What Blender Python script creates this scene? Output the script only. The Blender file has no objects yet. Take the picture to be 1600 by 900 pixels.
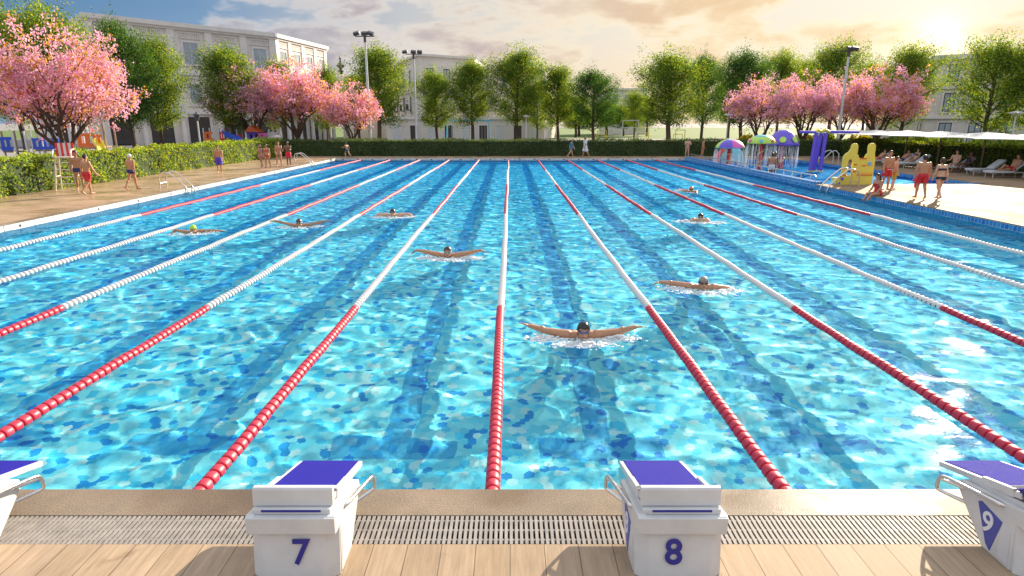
import bpy, bmesh, math, random
import numpy as np
from mathutils import Vector, Matrix
C = bpy.context.scene.collection
sc = bpy.context.scene
R = math.radians
V3 = Vector
random.seed(7)
# ------------------------------------------------------------------ camera
PITCH, F, CX = 14.68, 985.0, 797.0
CT, ST = math.cos(R(PITCH)), math.sin(R(PITCH))
CAMH = 3.08
cam = bpy.data.cameras.new('camera')
co = bpy.data.objects.new('camera', cam)
C.objects.link(co)
sc.camera = co
co.location = (0, 0, CAMH)
co.rotation_euler = (R(90 - PITCH), 0, 0)
cam.sensor_width = 36
cam.lens = 36 * F / 1600
cam.shift_x = 3 / 1600
cam.clip_end = 3000
# ------------------------------------------------------------------ light
EL, AZ = 21, 37
S = V3((math.sin(R(AZ)) * math.cos(R(EL)), math.cos(R(AZ)) * math.cos(R(EL)), math.sin(R(EL))))
sd = bpy.data.lights.new('sun', 'SUN')
sd.energy = 5.0
sd.angle = R(.6)
sd.color = (1, .86, .66)
sd.cycles.is_caustics_light = True
so = bpy.data.objects.new('sun', sd)
C.objects.link(so)
so.rotation_euler = S.to_track_quat('Z', 'Y').to_euler()
sc.view_settings.view_transform = 'Standard'
sc.view_settings.look = 'None'
sc.view_settings.gamma = 1
sc.view_settings.exposure = 1.1
sc.cycles.use_denoising = True
sc.cycles.caustics_refractive = True
sc.cycles.caustics_reflective = False
sc.cycles.sample_clamp_indirect = 3
sc.cycles.max_bounces = 8
sc.cycles.transparent_max_bounces = 8


class Nodes:
    def __init__(s, tree):
        s.t = tree

    def n(s, kind, *ins, **kw):
        nd = s.t.nodes.new('ShaderNode' + kind)
        for k, v in kw.items():
            if k in ('op',):
                nd.operation = v
            elif hasattr(nd, k):
                setattr(nd, k, v)
            else:
                s.set(nd.inputs[k.replace('_', ' ')], v)
        for i, v in enumerate(ins):
            if v is not None:
                s.set(nd.inputs[i], v)
        return nd

    def set(s, sock, v):
        if isinstance(v, bpy.types.NodeSocket):
            s.t.links.new(v, sock)
        elif isinstance(v, bpy.types.Node):
            s.t.links.new(v.outputs[0], sock)
        else:
            if hasattr(sock.default_value, '__len__') and hasattr(v, '__len__') and len(sock.default_value) == 4 and len(v) == 3:
                v = (*v, 1)
            sock.default_value = v

    def m(s, op, a, b=0.0, c=None):
        return s.n('Math', a, b, c, op=op).outputs[0] if c is not None else s.n('Math', a, b, op=op).outputs[0]

    def mix(s, f, a, b, blend='MIX'):
        nd = s.t.nodes.new('ShaderNodeMix')
        nd.data_type = 'RGBA'
        nd.blend_type = blend
        s.set(nd.inputs[0], f)
        s.set(nd.inputs[6], a)
        s.set(nd.inputs[7], b)
        return nd.outputs[2]

    def ramp(s, f, stops, interp='LINEAR'):
        nd = s.t.nodes.new('ShaderNodeValToRGB')
        s.set(nd.inputs[0], f)
        e = nd.color_ramp.elements
        nd.color_ramp.interpolation = interp
        while len(e) < len(stops):
            e.new(.5)
        for i, (p, c) in enumerate(stops):
            e[i].position = p
            e[i].color = (*c, 1) if len(c) == 3 else c
        return nd.outputs[0]

    def step(s, v, a, b):
        nd = s.n('MapRange', v, a, b, 0.0, 1.0)
        nd.interpolation_type = 'SMOOTHSTEP'
        return nd.outputs[0]


# ------------------------------------------------------------------ sky
wd = bpy.data.worlds.new('World')
sc.world = wd
wd.use_nodes = True
N = Nodes(wd.node_tree)
sky = N.n('TexSky', sky_type='NISHITA')
sky.sun_disc = False
sky.sun_elevation = R(EL)
sky.sun_rotation = R(AZ)
sky.air_density = 1.0
sky.dust_density = .4
tc = N.n('TexCoord').outputs['Generated']
sx = N.n('SeparateXYZ', tc)
dx, dy, dz = sx.outputs
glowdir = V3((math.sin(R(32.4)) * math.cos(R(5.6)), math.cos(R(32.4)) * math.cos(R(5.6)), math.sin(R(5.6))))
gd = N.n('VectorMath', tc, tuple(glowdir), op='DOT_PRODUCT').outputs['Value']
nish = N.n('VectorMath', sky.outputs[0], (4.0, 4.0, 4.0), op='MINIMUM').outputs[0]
low = N.ramp(gd, [(.05, (2.3, 2.5, 2.9)), (.25, (1.0, 1.75, 2.6)), (.55, (2.0, 2.5, 3.1)), (.80, (4.2, 3.45, 2.85)), (.92, (4.8, 3.8, 2.6)), (1.0, (4.9, 4.1, 2.7))])  # first stop: unseen sky behind the camera, raised as added front fill
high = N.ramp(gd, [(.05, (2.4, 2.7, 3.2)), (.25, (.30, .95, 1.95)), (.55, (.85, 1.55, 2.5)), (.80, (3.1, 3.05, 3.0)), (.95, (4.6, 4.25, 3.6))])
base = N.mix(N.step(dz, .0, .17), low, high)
over = N.mix(.75, nish, (7.0, 7.3, 7.8))  # unseen overhead dome, brightened above the sky texture as added fill light
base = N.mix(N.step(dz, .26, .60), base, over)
cp = N.n('CombineXYZ', dx, N.m('ADD', dy, 6.9), N.m('MULTIPLY', dz, 2.7)).outputs[0]
nz = N.n('TexNoise', cp, Scale=4.2, Detail=10.0, Roughness=.56, Distortion=.15).outputs[0]
nz2 = N.n('TexNoise', cp, Scale=9.0, Detail=6.0, Roughness=.6).outputs[0]
nb = N.n('TexNoise', cp, Scale=1.5, Detail=2.0).outputs[0]
cov = N.m('ADD', nz, N.m('MULTIPLY', N.m('SUBTRACT', nb, .5), .5))
cl = N.step(cov, .475, .56)
thick = N.step(cov, .50, .62)
lit = N.ramp(gd, [(.05, (3.0, 3.2, 3.5)), (.3, (2.2, 2.5, 2.9)), (.7, (4.0, 3.7, 3.5)), (.95, (5.2, 4.5, 3.2))])
dark = N.ramp(gd, [(.05, (2.0, 2.2, 2.5)), (.3, (.7, 1.05, 1.5)), (.62, (1.6, 1.6, 1.95)), (.85, (2.9, 2.3, 2.15)), (.97, (4.3, 3.0, 1.7))])
ccol = N.mix(N.m('MULTIPLY', thick, N.n('MapRange', nz2, .3, .6, .45, 1.0).outputs[0]), lit, dark)
skyc = N.mix(N.m('MULTIPLY', cl, .9), base, ccol)
gp = N.m('MAXIMUM', gd, 0.0)
glow = N.m('ADD', N.m('MULTIPLY', N.m('POWER', gp, 2200.0), 4.0), N.m('MULTIPLY', N.m('POWER', gp, 110.0), .6))
gcol = N.n('VectorMath', (1.0, .86, .55), op='SCALE')
N.set(gcol.inputs['Scale'], glow)
skyc = N.n('VectorMath', skyc, gcol.outputs[0], op='ADD').outputs[0]
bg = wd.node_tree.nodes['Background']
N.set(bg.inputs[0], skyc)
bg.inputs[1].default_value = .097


# ------------------------------------------------------------------ helpers
def tag(o, label=None, cat=None, group=None, kind=None):
    if label: o['label'] = label
    if cat: o['category'] = cat
    if group: o['group'] = group
    if kind: o['kind'] = kind
    return o


def empty(name, loc=(0, 0, 0), rz=0, label=None, cat=None, group=None):
    o = bpy.data.objects.new(name, None)
    C.objects.link(o)
    o.location = loc
    o.rotation_euler = (0, 0, rz)
    o.empty_display_size = .2
    return tag(o, label, cat, group)


def copy_tree(o, parent=None):
    c = o.copy()
    C.objects.link(c)
    if parent is not None: c.parent = parent
    for ch in list(o.children): copy_tree(ch, c)
    return c


def zc(D, z): return D * CT + (CAMH - z) * ST


def X(px, D, z=.2): return (px - CX) / F * zc(D, z)


def at(px, py, z=.2):
    """ground point seen at photo pixel, on the plane z"""
    h = CAMH - z
    zcv = F * h / (CT * (py - 192.0))
    D = (zcv - h * ST) / CT
    return V3(((px - CX) / F * zcv, D, z))


def link(name, me, parent=None, loc=None):
    o = bpy.data.objects.new(name, me)
    C.objects.link(o)
    if parent is not None: o.parent = parent
    if loc is not None: o.location = loc
    return o


def fast_mesh(name, V, Fc, mats, midx=None, smooth=False, cols=None):
    V = np.asarray(V, np.float32)
    Fc = np.asarray(Fc, np.int32)
    k = Fc.shape[1]
    me = bpy.data.meshes.new(name)
    me.vertices.add(len(V))
    me.vertices.foreach_set('co', V.ravel())
    me.loops.add(Fc.size)
    me.loops.foreach_set('vertex_index', Fc.ravel())
    me.polygons.add(len(Fc))
    me.polygons.foreach_set('loop_start', np.arange(0, Fc.size, k, dtype=np.int32))
    if smooth: me.polygons.foreach_set('use_smooth', np.ones(len(Fc), bool))
    for m in (mats if isinstance(mats, (list, tuple)) else [mats]): me.materials.append(m)
    if midx is not None: me.polygons.foreach_set('material_index', np.asarray(midx, np.int32))
    if cols is not None:
        a = me.color_attributes.new('col', 'FLOAT_COLOR', 'CORNER')
        cc = np.repeat(np.c_[cols, np.ones(len(cols))], k, axis=0).astype(np.float32)
        a.data.foreach_set('color', cc.ravel())
    me.update(calc_edges=True)
    return me


class MB:
    def __init__(s):
        s.v, s.f, s.mi, s.cur = [], [], [], 0

    def add(s, vs, fs):
        b = len(s.v)
        s.v += [tuple(v) for v in vs]
        for f in fs:
            s.f.append([i + b for i in f])
            s.mi.append(s.cur)
        return s

    def box(s, x0, x1, y0, y1, z0, z1, M=None):
        vs = [(x, y, z) for z in (z0, z1) for y in (y0, y1) for x in (x0, x1)]
        if M is not None: vs = [M @ V3(v) for v in vs]
        return s.add(vs, [(0, 2, 3, 1), (4, 5, 7, 6), (0, 1, 5, 4), (2, 6, 7, 3), (0, 4, 6, 2), (1, 3, 7, 5)])

    def prism(s, poly, axis, a, b):
        """poly of 2D points extruded along axis from a to b"""
        n = len(poly)
        def p3(p, t):
            return {'x': (t, p[0], p[1]), 'y': (p[0], t, p[1]), 'z': (p[0], p[1], t)}[axis]
        vs = [p3(p, a) for p in poly] + [p3(p, b) for p in poly]
        fs = [tuple(range(n))[::-1], tuple(range(n, 2 * n))]
        fs += [(i, (i + 1) % n, n + (i + 1) % n, n + i) for i in range(n)]
        return s.add(vs, fs)

    def cyl(s, p0, p1, r0, r1=None, n=10, cap=True):
        p0, p1 = V3(p0), V3(p1)
        r1 = r0 if r1 is None else r1
        d = (p1 - p0)
        q = d.to_track_quat('Z', 'Y')
        vs = []
        for p, r in ((p0, r0), (p1, r1)):
            for i in range(n):
                a = 2 * math.pi * i / n
                vs.append(p + q @ V3((math.cos(a) * r, math.sin(a) * r, 0)))
        fs = [(i, (i + 1) % n, n + (i + 1) % n, n + i) for i in range(n)]
        if cap: fs += [tuple(range(n))[::-1], tuple(range(n, 2 * n))]
        return s.add(vs, fs)

    def tube(s, pts, r, n=8):
        pts = [V3(p) for p in pts]
        rs = r if isinstance(r, (list, tuple)) else [r] * len(pts)
        vs = []
        up = None
        for i, p in enumerate(pts):
            d = (pts[min(i + 1, len(pts) - 1)] - pts[max(i - 1, 0)]).normalized()
            if up is None:
                up = V3((0, 0, 1)) if abs(d.z) < .9 else V3((1, 0, 0))
            sx_ = d.cross(up).normalized()
            up = sx_.cross(d).normalized()
            for k in range(n):
                a = 2 * math.pi * k / n
                vs.append(p + sx_ * math.cos(a) * rs[i] + up * math.sin(a) * rs[i])
        fs = []
        for i in range(len(pts) - 1):
            for k in range(n):
                fs.append((i * n + k, i * n + (k + 1) % n, (i + 1) * n + (k + 1) % n, (i + 1) * n + k))
        fs += [tuple(range(n))[::-1], tuple(range((len(pts) - 1) * n, len(pts) * n))]
        return s.add(vs, fs)

    def lathe(s, prof, n=16, o=(0, 0, 0), q=None):
        vs = []
        for r, z in prof:
            for k in range(n):
                a = 2 * math.pi * k / n
                v = V3((r * math.cos(a), r * math.sin(a), z))
                if q is not None: v = q @ v
                vs.append(v + V3(o))
        fs = []
        for i in range(len(prof) - 1):
            for k in range(n):
                fs.append((i * n + k, i * n + (k + 1) % n, (i + 1) * n + (k + 1) % n, (i + 1) * n + k))
        fs += [tuple(range(n))[::-1], tuple(range((len(prof) - 1) * n, len(prof) * n))]
        return s.add(vs, fs)

    def ell(s, c, r, q=None, n=14, m=9):
        vs = []
        for i in range(1, m):
            t = math.pi * i / m
            for k in range(n):
                a = 2 * math.pi * k / n
                v = V3((r[0] * math.sin(t) * math.cos(a), r[1] * math.sin(t) * math.sin(a), r[2] * math.cos(t)))
                if q is not None: v = q @ v
                vs.append(v + V3(c))
        fs = []
        for i in range(m - 2):
            for k in range(n):
                fs.append((i * n + k, (i + 1) * n + k, (i + 1) * n + (k + 1) % n, i * n + (k + 1) % n))
        t, b = V3((0, 0, r[2])), V3((0, 0, -r[2]))
        if q is not None: t, b = q @ t, q @ b
        vs += [t + V3(c), b + V3(c)]
        nv = len(vs)
        for k in range(n):
            fs.append((nv - 2, k, (k + 1) % n))
            fs.append((nv - 1, (m - 2) * n + (k + 1) % n, (m - 2) * n + k))
        return s.add(vs, fs)

    def capsule(s, p0, p1, r0, r1, n=12):
        p0, p1 = V3(p0), V3(p1)
        d = p1 - p0
        if d.length < 1e-5: d = V3((0, 0, 1e-4))
        q = d.to_track_quat('Z', 'Y')
        L = d.length
        prof = [(r0 * math.cos(R(a)), r0 * math.sin(R(a))) for a in (-88, -60, -30, 0)]
        prof += [(r1 * math.cos(R(a)), L + r1 * math.sin(R(a))) for a in (0, 30, 60, 88)]
        return s.lathe(prof, n, p0, q)

    def mesh(s, name, mats, smooth=False, bevel=0, seg=2):
        me = bpy.data.meshes.new(name)
        me.from_pydata(s.v, [], s.f)
        mats = mats if isinstance(mats, (list, tuple)) else [mats]
        for m in mats: me.materials.append(m)
        if len(mats) > 1: me.polygons.foreach_set('material_index', s.mi)
        bm = bmesh.new()
        bm.from_mesh(me)
        bmesh.ops.recalc_face_normals(bm, faces=bm.faces)
        if bevel:
            es = [e for e in bm.edges if len(e.link_faces) == 2 and e.calc_face_angle(0) > .5]
            bmesh.ops.bevel(bm, geom=es, offset=bevel, segments=seg, affect='EDGES', profile=.6, clamp_overlap=True)
        bm.to_mesh(me)
        bm.free()
        if smooth:
            me.polygons.foreach_set('use_smooth', [True] * len(me.polygons))
            try:
                me.set_sharp_from_angle(angle=R(40))
            except Exception:
                pass
        me.update()
        return me

    def build(s, name, mats, parent=None, loc=None, smooth=False, bevel=0, seg=2):
        return link(name, s.mesh(name, mats, smooth, bevel, seg), parent, loc)


# ------------------------------------------------------------------ materials
def mat(name, col, rough=.5, var=0, vscale=3, bump=0, bscale=40, metal=0, spec=None, coat=0):
    m = bpy.data.materials.new(name)
    m.use_nodes = True
    n = Nodes(m.node_tree)
    b = m.node_tree.nodes['Principled BSDF']
    b.inputs['Roughness'].default_value = rough
    b.inputs['Metallic'].default_value = metal
    if spec is not None: b.inputs['Specular IOR Level'].default_value = spec
    if coat: b.inputs['Coat Weight'].default_value = coat
    b.inputs['Base Color'].default_value = (*col, 1)
    tco = n.n('TexCoord').outputs['Object']
    if var:
        nz = n.n('TexNoise', tco, Scale=float(vscale), Detail=6.0, Roughness=.6).outputs[0]
        c0 = tuple(c * (1 - var) for c in col)
        c1 = tuple(min(1, c * (1 + var)) for c in col)
        n.set(b.inputs['Base Color'], n.ramp(nz, [(.3, c0), (.7, c1)]))
        n.set(b.inputs['Roughness'], n.n('MapRange', nz, .3, .7, max(.02, rough - .1), min(1, rough + .1)).outputs[0])
    if bump:
        nb = n.n('TexNoise', tco, Scale=float(bscale), Detail=4.0).outputs[0]
        bp = n.n('Bump', Strength=bump, Distance=.02)
        n.set(bp.inputs['Height'], nb)
        n.set(b.inputs['Normal'], bp.outputs[0])
    return m


M = {}
M['white'] = mat('white_plastic', (.60, .60, .60), .38, .09, 3.5, .05, 60)
M['mat_blue'] = mat('blue_mat', (.020, .016, .30), .8, .15, 60, .5, 400, spec=.12)
M['deep_blue'] = mat('deep_blue_paint', (.02, .02, .25), .4, .06, 10)
M['steel'] = mat('steel', (.72, .70, .68), .22, .05, 20, metal=1)
M['dark'] = mat('dark_gap', (.02, .02, .025), .7, .1)
M['grate'] = mat('grate_bar', (.30, .275, .26), .6, .2, 9, spec=.2)
M['red_float'] = mat('red_float', (.52, .025, .06), .45, .12, 9)
M['white_float'] = mat('white_float', (.64, .62, .61), .5, .06, 9)
M['cable'] = mat('cable', (.06, .05, .10), .5, .1)
M['tile_white'] = mat('white_tile', (.62, .61, .59), .35, .14, 1.6)
M['bark'] = mat('bark', (.10, .065, .045), .85, .3, 6, .6, 12)
M['pole'] = mat('pole_paint', (.62, .62, .62), .45, .06)
M['lamp_dark'] = mat('lamp_housing', (.07, .07, .08), .5, .1)
M['glass'] = mat('window_glass', (.36, .40, .44), .15, .2, .4)
M['canvas'] = mat('canvas', (.58, .57, .56), .8, .06, 2)
M['cushion'] = mat('cushion', (.62, .64, .66), .8, .06, 5)
M['purple'] = mat('purple_paint', (.16, .10, .62), .35, .06)
M['yellow'] = mat('yellow_paint', (.82, .66, .08), .4, .05)
M['lime'] = mat('lime_paint', (.50, .72, .12), .35, .05)
M['teal'] = mat('teal_paint', (.10, .50, .60), .35, .05)
M['pink'] = mat('pink_paint', (.75, .12, .45), .35, .05)
M['red'] = mat('red_paint', (.70, .03, .03), .35, .08)
M['orange'] = mat('orange_paint', (.80, .16, .03), .4, .08)
M['play_blue'] = mat('playground_blue', (.03, .09, .55), .4, .08)
M['sky_blue'] = mat('light_blue_paint', (.12, .50, .75), .4, .06)
M['wood'] = mat('wood', (.30, .20, .12), .6, .2, 8)


def foliage(name, stops, trans=.5, gloss=.5, tt=(1.35, 1.2, .5)):
    m = bpy.data.materials.new(name)
    m.use_nodes = True
    n = Nodes(m.node_tree)
    m.node_tree.nodes.remove(m.node_tree.nodes['Principled BSDF'])
    g = n.n('NewGeometry')
    k = len(stops)
    c = n.ramp(g.outputs['Random Per Island'], [(i / max(1, k - 1) * .98, s) for i, s in enumerate(stops)])
    nz = n.n('TexNoise', n.n('TexCoord').outputs['Object'], Scale=.5, Detail=2.0).outputs[0]
    hs = n.n('HueSaturation', Color=c)
    n.set(hs.inputs['Value'], n.n('MapRange', nz, .3, .7, .75, 1.25).outputs[0])
    c = hs.outputs[0]
    d = n.n('BsdfDiffuse', Color=c)
    t = n.n('BsdfTranslucent', Color=n.mix(1.0, c, tt, 'MULTIPLY'))
    gl = n.n('BsdfGlossy', Roughness=gloss)
    gl.inputs[0].default_value = (.8, .8, .8, 1)
    a = n.n('MixShader', trans)
    n.set(a.inputs[1], d.outputs[0]); n.set(a.inputs[2], t.outputs[0])
    b = n.n('MixShader', .02)
    n.set(b.inputs[1], a.outputs[0]); n.set(b.inputs[2], gl.outputs[0])
    n.set(m.node_tree.nodes['Material Output'].inputs[0], b.outputs[0])
    return m


M['leaf'] = foliage('green_leaf', [(.045, .13, .02), (.09, .20, .026), (.19, .28, .032), (.37, .39, .04)], .6)
M['leaf_dark'] = foliage('dark_green_leaf', [(.03, .10, .024), (.06, .15, .03), (.12, .21, .033)], .5)
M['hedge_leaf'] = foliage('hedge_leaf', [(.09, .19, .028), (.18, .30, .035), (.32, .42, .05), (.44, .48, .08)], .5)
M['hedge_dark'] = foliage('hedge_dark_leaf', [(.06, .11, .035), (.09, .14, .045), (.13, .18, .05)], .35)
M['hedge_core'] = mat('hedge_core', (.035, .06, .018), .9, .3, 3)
M['petal'] = foliage('pink_petal', [(.80, .36, .52), (.86, .48, .62), (.90, .60, .68), (.80, .42, .68)], .45, tt=(1.1, .95, .95))
M['petal2'] = foliage('mauve_petal', [(.64, .32, .56), (.74, .40, .60), (.82, .50, .62), (.70, .38, .64)], .45, tt=(1.1, .95, .95))
M['amber'] = foliage('amber_leaf', [(.60, .25, .05), (.55, .38, .06), (.70, .30, .08)], .5)
M['shrub_yellow'] = foliage('yellow_shrub', [(.35, .33, .02), (.5, .42, .03), (.16, .22, .03)], .5)


def planks(name, c0, c1, w, length, rough, along='y', wet=0.0, spec=.25):
    m = bpy.data.materials.new(name)
    m.use_nodes = True
    n = Nodes(m.node_tree)
    b = m.node_tree.nodes['Principled BSDF']
    P = n.n('NewGeometry').outputs['Position']
    mp = n.n('Mapping', P)
    if along == 'y': mp.inputs['Rotation'].default_value = (0, 0, R(90))
    br = n.n('TexBrick', mp.outputs[0], Scale=1.0, Mortar_Size=.004, Bias=0.0, Brick_Width=length, Row_Height=w)
    br.offset = .37
    br.inputs['Color1'].default_value = (*c0, 1)
    br.inputs['Color2'].default_value = (*c1, 1)
    br.inputs['Mortar'].default_value = tuple(c * .5 for c in c0) + (1,)
    st = n.n('Mapping', P)
    st.inputs['Scale'].default_value = (14, 1.2, 1) if along == 'y' else (1.2, 14, 1)
    gr = n.n('TexNoise', st.outputs[0], Scale=2.0, Detail=8.0, Roughness=.65).outputs[0]
    big = n.n('TexNoise', P, Scale=.6, Detail=5.0, Roughness=.6).outputs[0]
    c = n.mix(1.0, br.outputs[0], n.ramp(gr, [(.25, (.72, .72, .72)), (.75, (1.2, 1.2, 1.2))]), 'MULTIPLY')
    c = n.mix(1.0, c, n.ramp(big, [(.3, (.82, .80, .78)), (.7, (1.12, 1.1, 1.08))]), 'MULTIPLY')
    wm_ = n.step(n.n('TexNoise', P, Scale=1.1, Detail=6.0, Roughness=.62, Distortion=.5).outputs[0], .56, .64)
    c = n.mix(n.m('MULTIPLY', wm_, .8), c, n.mix(1.0, c, (.74, .70, .66), 'MULTIPLY'))
    n.set(b.inputs['Base Color'], c)
    b.inputs['Specular IOR Level'].default_value = spec
    rr = n.m('ADD', n.n('MapRange', gr, .2, .8, rough - .08, rough + .12).outputs[0], n.n('MapRange', big, .35, .65, -wet, .05).outputs[0])
    n.set(b.inputs['Roughness'], rr)
    bp = n.n('Bump', Strength=.35, Distance=.006)
    n.set(bp.inputs['Height'], n.m('SUBTRACT', gr, n.m('MULTIPLY', br.outputs['Fac'], 2.0)))
    n.set(b.inputs['Normal'], bp.outputs[0])
    return m


M['deck_near'] = planks('near_planks', (.385, .285, .195), (.45, .34, .245), .24, 3.1, .6, 'y', 0.0, .12)
M['deck_side'] = planks('side_planks', (.42, .29, .19), (.48, .34, .23), .28, 4.0, .34, 'x', .18, .4)
M['deck_right'] = planks('right_planks', (.28, .20, .135), (.34, .25, .17), .28, 4.0, .66, 'x', .12, .02)


def aggregate(name, col, rough):
    m = mat(name, col, rough)
    n = Nodes(m.node_tree)
    b = m.node_tree.nodes['Principled BSDF']
    P = n.n('NewGeometry').outputs['Position']
    a = n.n('TexNoise', P, Scale=90.0, Detail=3.0, Roughness=.7).outputs[0]
    g = n.n('TexNoise', P, Scale=2.2, Detail=6.0, Roughness=.65).outputs[0]
    c = n.ramp(a, [(.3, tuple(x * .5 for x in col)), (.55, col), (.75, tuple(x * 1.5 for x in col))])
    c = n.mix(1.0, c, n.ramp(g, [(.3, (.72, .72, .74)), (.7, (1.15, 1.12, 1.08))]), 'MULTIPLY')
    n.set(b.inputs['Base Color'], c)
    wet = n.step(n.n('TexNoise', P, Scale=.55, Detail=5.0, Roughness=.6).outputs[0], .46, .60)
    c = n.mix(wet, c, n.mix(1.0, c, (.62, .58, .56), 'MULTIPLY'))
    n.set(b.inputs['Base Color'], c)
    n.set(b.inputs['Roughness'], n.n('MapRange', wet, 0.0, 1.0, rough, .28).outputs[0])
    bp = n.n('Bump', Strength=.5, Distance=.004)
    n.set(bp.inputs['Height'], a)
    n.set(b.inputs['Normal'], bp.outputs[0])
    return m


M['coping'] = aggregate('coping_stone', (.30, .24, .185), .55)
M['coping'].node_tree.nodes['Principled BSDF'].inputs['Specular IOR Level'].default_value = .14


def tile_grid(name, ca, cb, size, mortar):
    m = bpy.data.materials.new(name)
    m.use_nodes = True
    n = Nodes(m.node_tree)
    b = m.node_tree.nodes['Principled BSDF']
    P = n.n('NewGeometry').outputs['Position']
    s_ = n.n('SeparateXYZ', P)
    uv = n.n('CombineXYZ', n.m('ADD', s_.outputs[0], s_.outputs[1]), s_.outputs[2], 0.0).outputs[0]
    br = n.n('TexBrick', uv, Scale=1.0, Mortar_Size=size * .05, Brick_Width=size, Row_Height=size)
    br.offset = 0
    br.inputs['Color1'].default_value = (*ca, 1)
    br.inputs['Color2'].default_value = (*cb, 1)
    br.inputs['Mortar'].default_value = (*mortar, 1)
    n.set(b.inputs['Base Color'], br.outputs[0])
    b.inputs['Roughness'].default_value = .25
    return m


M['tile_blue'] = tile_grid('blue_wall_tile', (.02, .16, .50), (.05, .32, .66), .16, (.55, .65, .72))
M['tile_pale'] = tile_grid('pale_blue_tile', (.05, .38, .62), (.12, .55, .75), .2, (.5, .65, .72))

# pool floor: coloured hexagon mosaic with painted lane lines
m = bpy.data.materials.new('hexagon_mosaic')
m.use_nodes = True
n = Nodes(m.node_tree)
b = m.node_tree.nodes['Principled BSDF']
att = n.n('VertexColor', layer_name='col')
ps = n.n('SeparateXYZ', n.n('NewGeometry').outputs['Position'])
u = n.m('ABSOLUTE', n.m('SUBTRACT', n.m('MODULO', n.m('ADD', ps.outputs[0], 25.15), 2.5), 1.25))
yy = ps.outputs[1]
line = n.m('MULTIPLY', n.m('LESS_THAN', u, .17), n.m('MULTIPLY', n.m('GREATER_THAN', yy, 6.7), n.m('LESS_THAN', yy, 52.3)))
tb = n.m('MULTIPLY', n.m('LESS_THAN', u, .75), n.m('MULTIPLY', n.m('GREATER_THAN', yy, 6.7), n.m('LESS_THAN', yy, 7.12)))
tb2 = n.m('MULTIPLY', n.m('LESS_THAN', u, .75), n.m('MULTIPLY', n.m('GREATER_THAN', yy, 51.9), n.m('LESS_THAN', yy, 52.3)))
mask = n.m('MAXIMUM', line, n.m('MAXIMUM', tb, tb2))
lc = n.mix(1.0, att.outputs[0], (.27, .55, .80), 'MULTIPLY')
n.set(b.inputs['Base Color'], n.mix(mask, att.outputs[0], lc))
b.inputs['Roughness'].default_value = .5
M['mosaic'] = m


def water_mat(name, tint, refl):
    m = bpy.data.materials.new(name)
    m.use_nodes = True
    n = Nodes(m.node_tree)
    m.node_tree.nodes.remove(m.node_tree.nodes['Principled BSDF'])
    fr = n.n('Fresnel', IOR=1.33).outputs[0]
    rf = n.n('BsdfRefraction', IOR=1.33, Roughness=0.0)
    lw = n.n('LayerWeight', Blend=.5).outputs['Facing']
    n.set(rf.inputs[0], n.ramp(lw, [(.70, tint), (.87, tuple(a * b_ for a, b_ in zip(tint, (.50, .80, .98)))), (.96, tuple(a * b_ for a, b_ in zip(tint, (.16, .52, .92))))]))
    gl = n.n('BsdfGlossy', Roughness=.05)
    P = n.n('NewGeometry').outputs['Position']
    mp = n.n('Mapping', P)
    mp.inputs['Scale'].default_value = (1, 1.5, 1)
    b1 = n.n('TexNoise', mp.outputs[0], Scale=5.0, Detail=3.0, Roughness=.55, Distortion=.4).outputs[0]
    bp = n.n('Bump', Strength=.07, Distance=.03)
    n.set(bp.inputs['Height'], b1)
    n.set(rf.inputs['Normal'], bp.outputs[0])
    n.set(gl.inputs['Normal'], bp.outputs[0])
    n.set(fr.node.inputs['Normal'], bp.outputs[0])
    gl.inputs[0].default_value = (1, 1, 1, 1)
    mx = n.n('MixShader', n.m('MULTIPLY', fr, refl))
    n.set(mx.inputs[1], rf.outputs[0])
    n.set(mx.inputs[2], gl.outputs[0])
    n.set(m.node_tree.nodes['Material Output'].inputs[0], mx.outputs[0])
    return m


M['water'] = water_mat('pool_water', (.72, .97, 1.0), .15)

# ------------------------------------------------------------------ pool and ground
PX0, PX1, PY0, PY1 = -14.8, 14.85, 4.51, 54.5
KX0, KX1, KY0, KY1 = 15.2, 23.3, 31.0, 53.2
DZ = .2


def sheet(name, pts, z, m, kind='structure'):
    me = bpy.data.meshes.new(name)
    me.from_pydata([(x, y, z) for x, y in pts], [], [list(range(len(pts)))])
    me.materials.append(m)
    return tag(link(name, me), kind=kind)


def waves(name, x0, x1, y0, y1, step, slope, seed, extra=None):
    NX = int((x1 - x0) / step) + 1
    NY = int((y1 - y0) / step) + 1
    rng = np.random.default_rng(seed)
    kx = np.fft.fftfreq(NX, step) * 2 * np.pi
    ky = np.fft.fftfreq(NY, step) * 2 * np.pi
    K = np.sqrt(kx[None, :] ** 2 + (ky[:, None] * .8) ** 2) + 1e-9
    lam = 2 * np.pi / K
    A = np.where((lam > .22) & (lam < 1.5), K ** -1.7 * np.exp(-(.38 / lam) ** 2), 0)
    H = np.fft.ifft2(np.fft.fft2(rng.standard_normal((NY, NX))) * A).real
    g0, g1 = np.gradient(H, step)
    H *= slope / np.sqrt((g0 ** 2 + g1 ** 2).mean())
    xs, ys = np.linspace(x0, x1, NX), np.linspace(y0, y1, NY)
    Xg, Yg = np.meshgrid(xs, ys)
    if extra is not None: H = H + extra(Xg, Yg)
    V = np.stack([Xg, Yg, H], -1).reshape(-1, 3)
    I = np.arange(NX * NY).reshape(NY, NX)
    Fc = np.stack([I[:-1, :-1], I[:-1, 1:], I[1:, 1:], I[1:, :-1]], -1).reshape(-1, 4)
    o = link(name, fast_mesh(name, V, Fc, M['water'], smooth=True))
    o.cycles.is_caustics_caster = True
    return tag(o, kind='structure')


SWIM = [(911, 533), (1098, 455), (700, 405), (614, 340), (468, 356), (303, 366), (1094, 348), (1080, 301)]
SWP = [at(px, py, 0) for px, py in SWIM]


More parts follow.
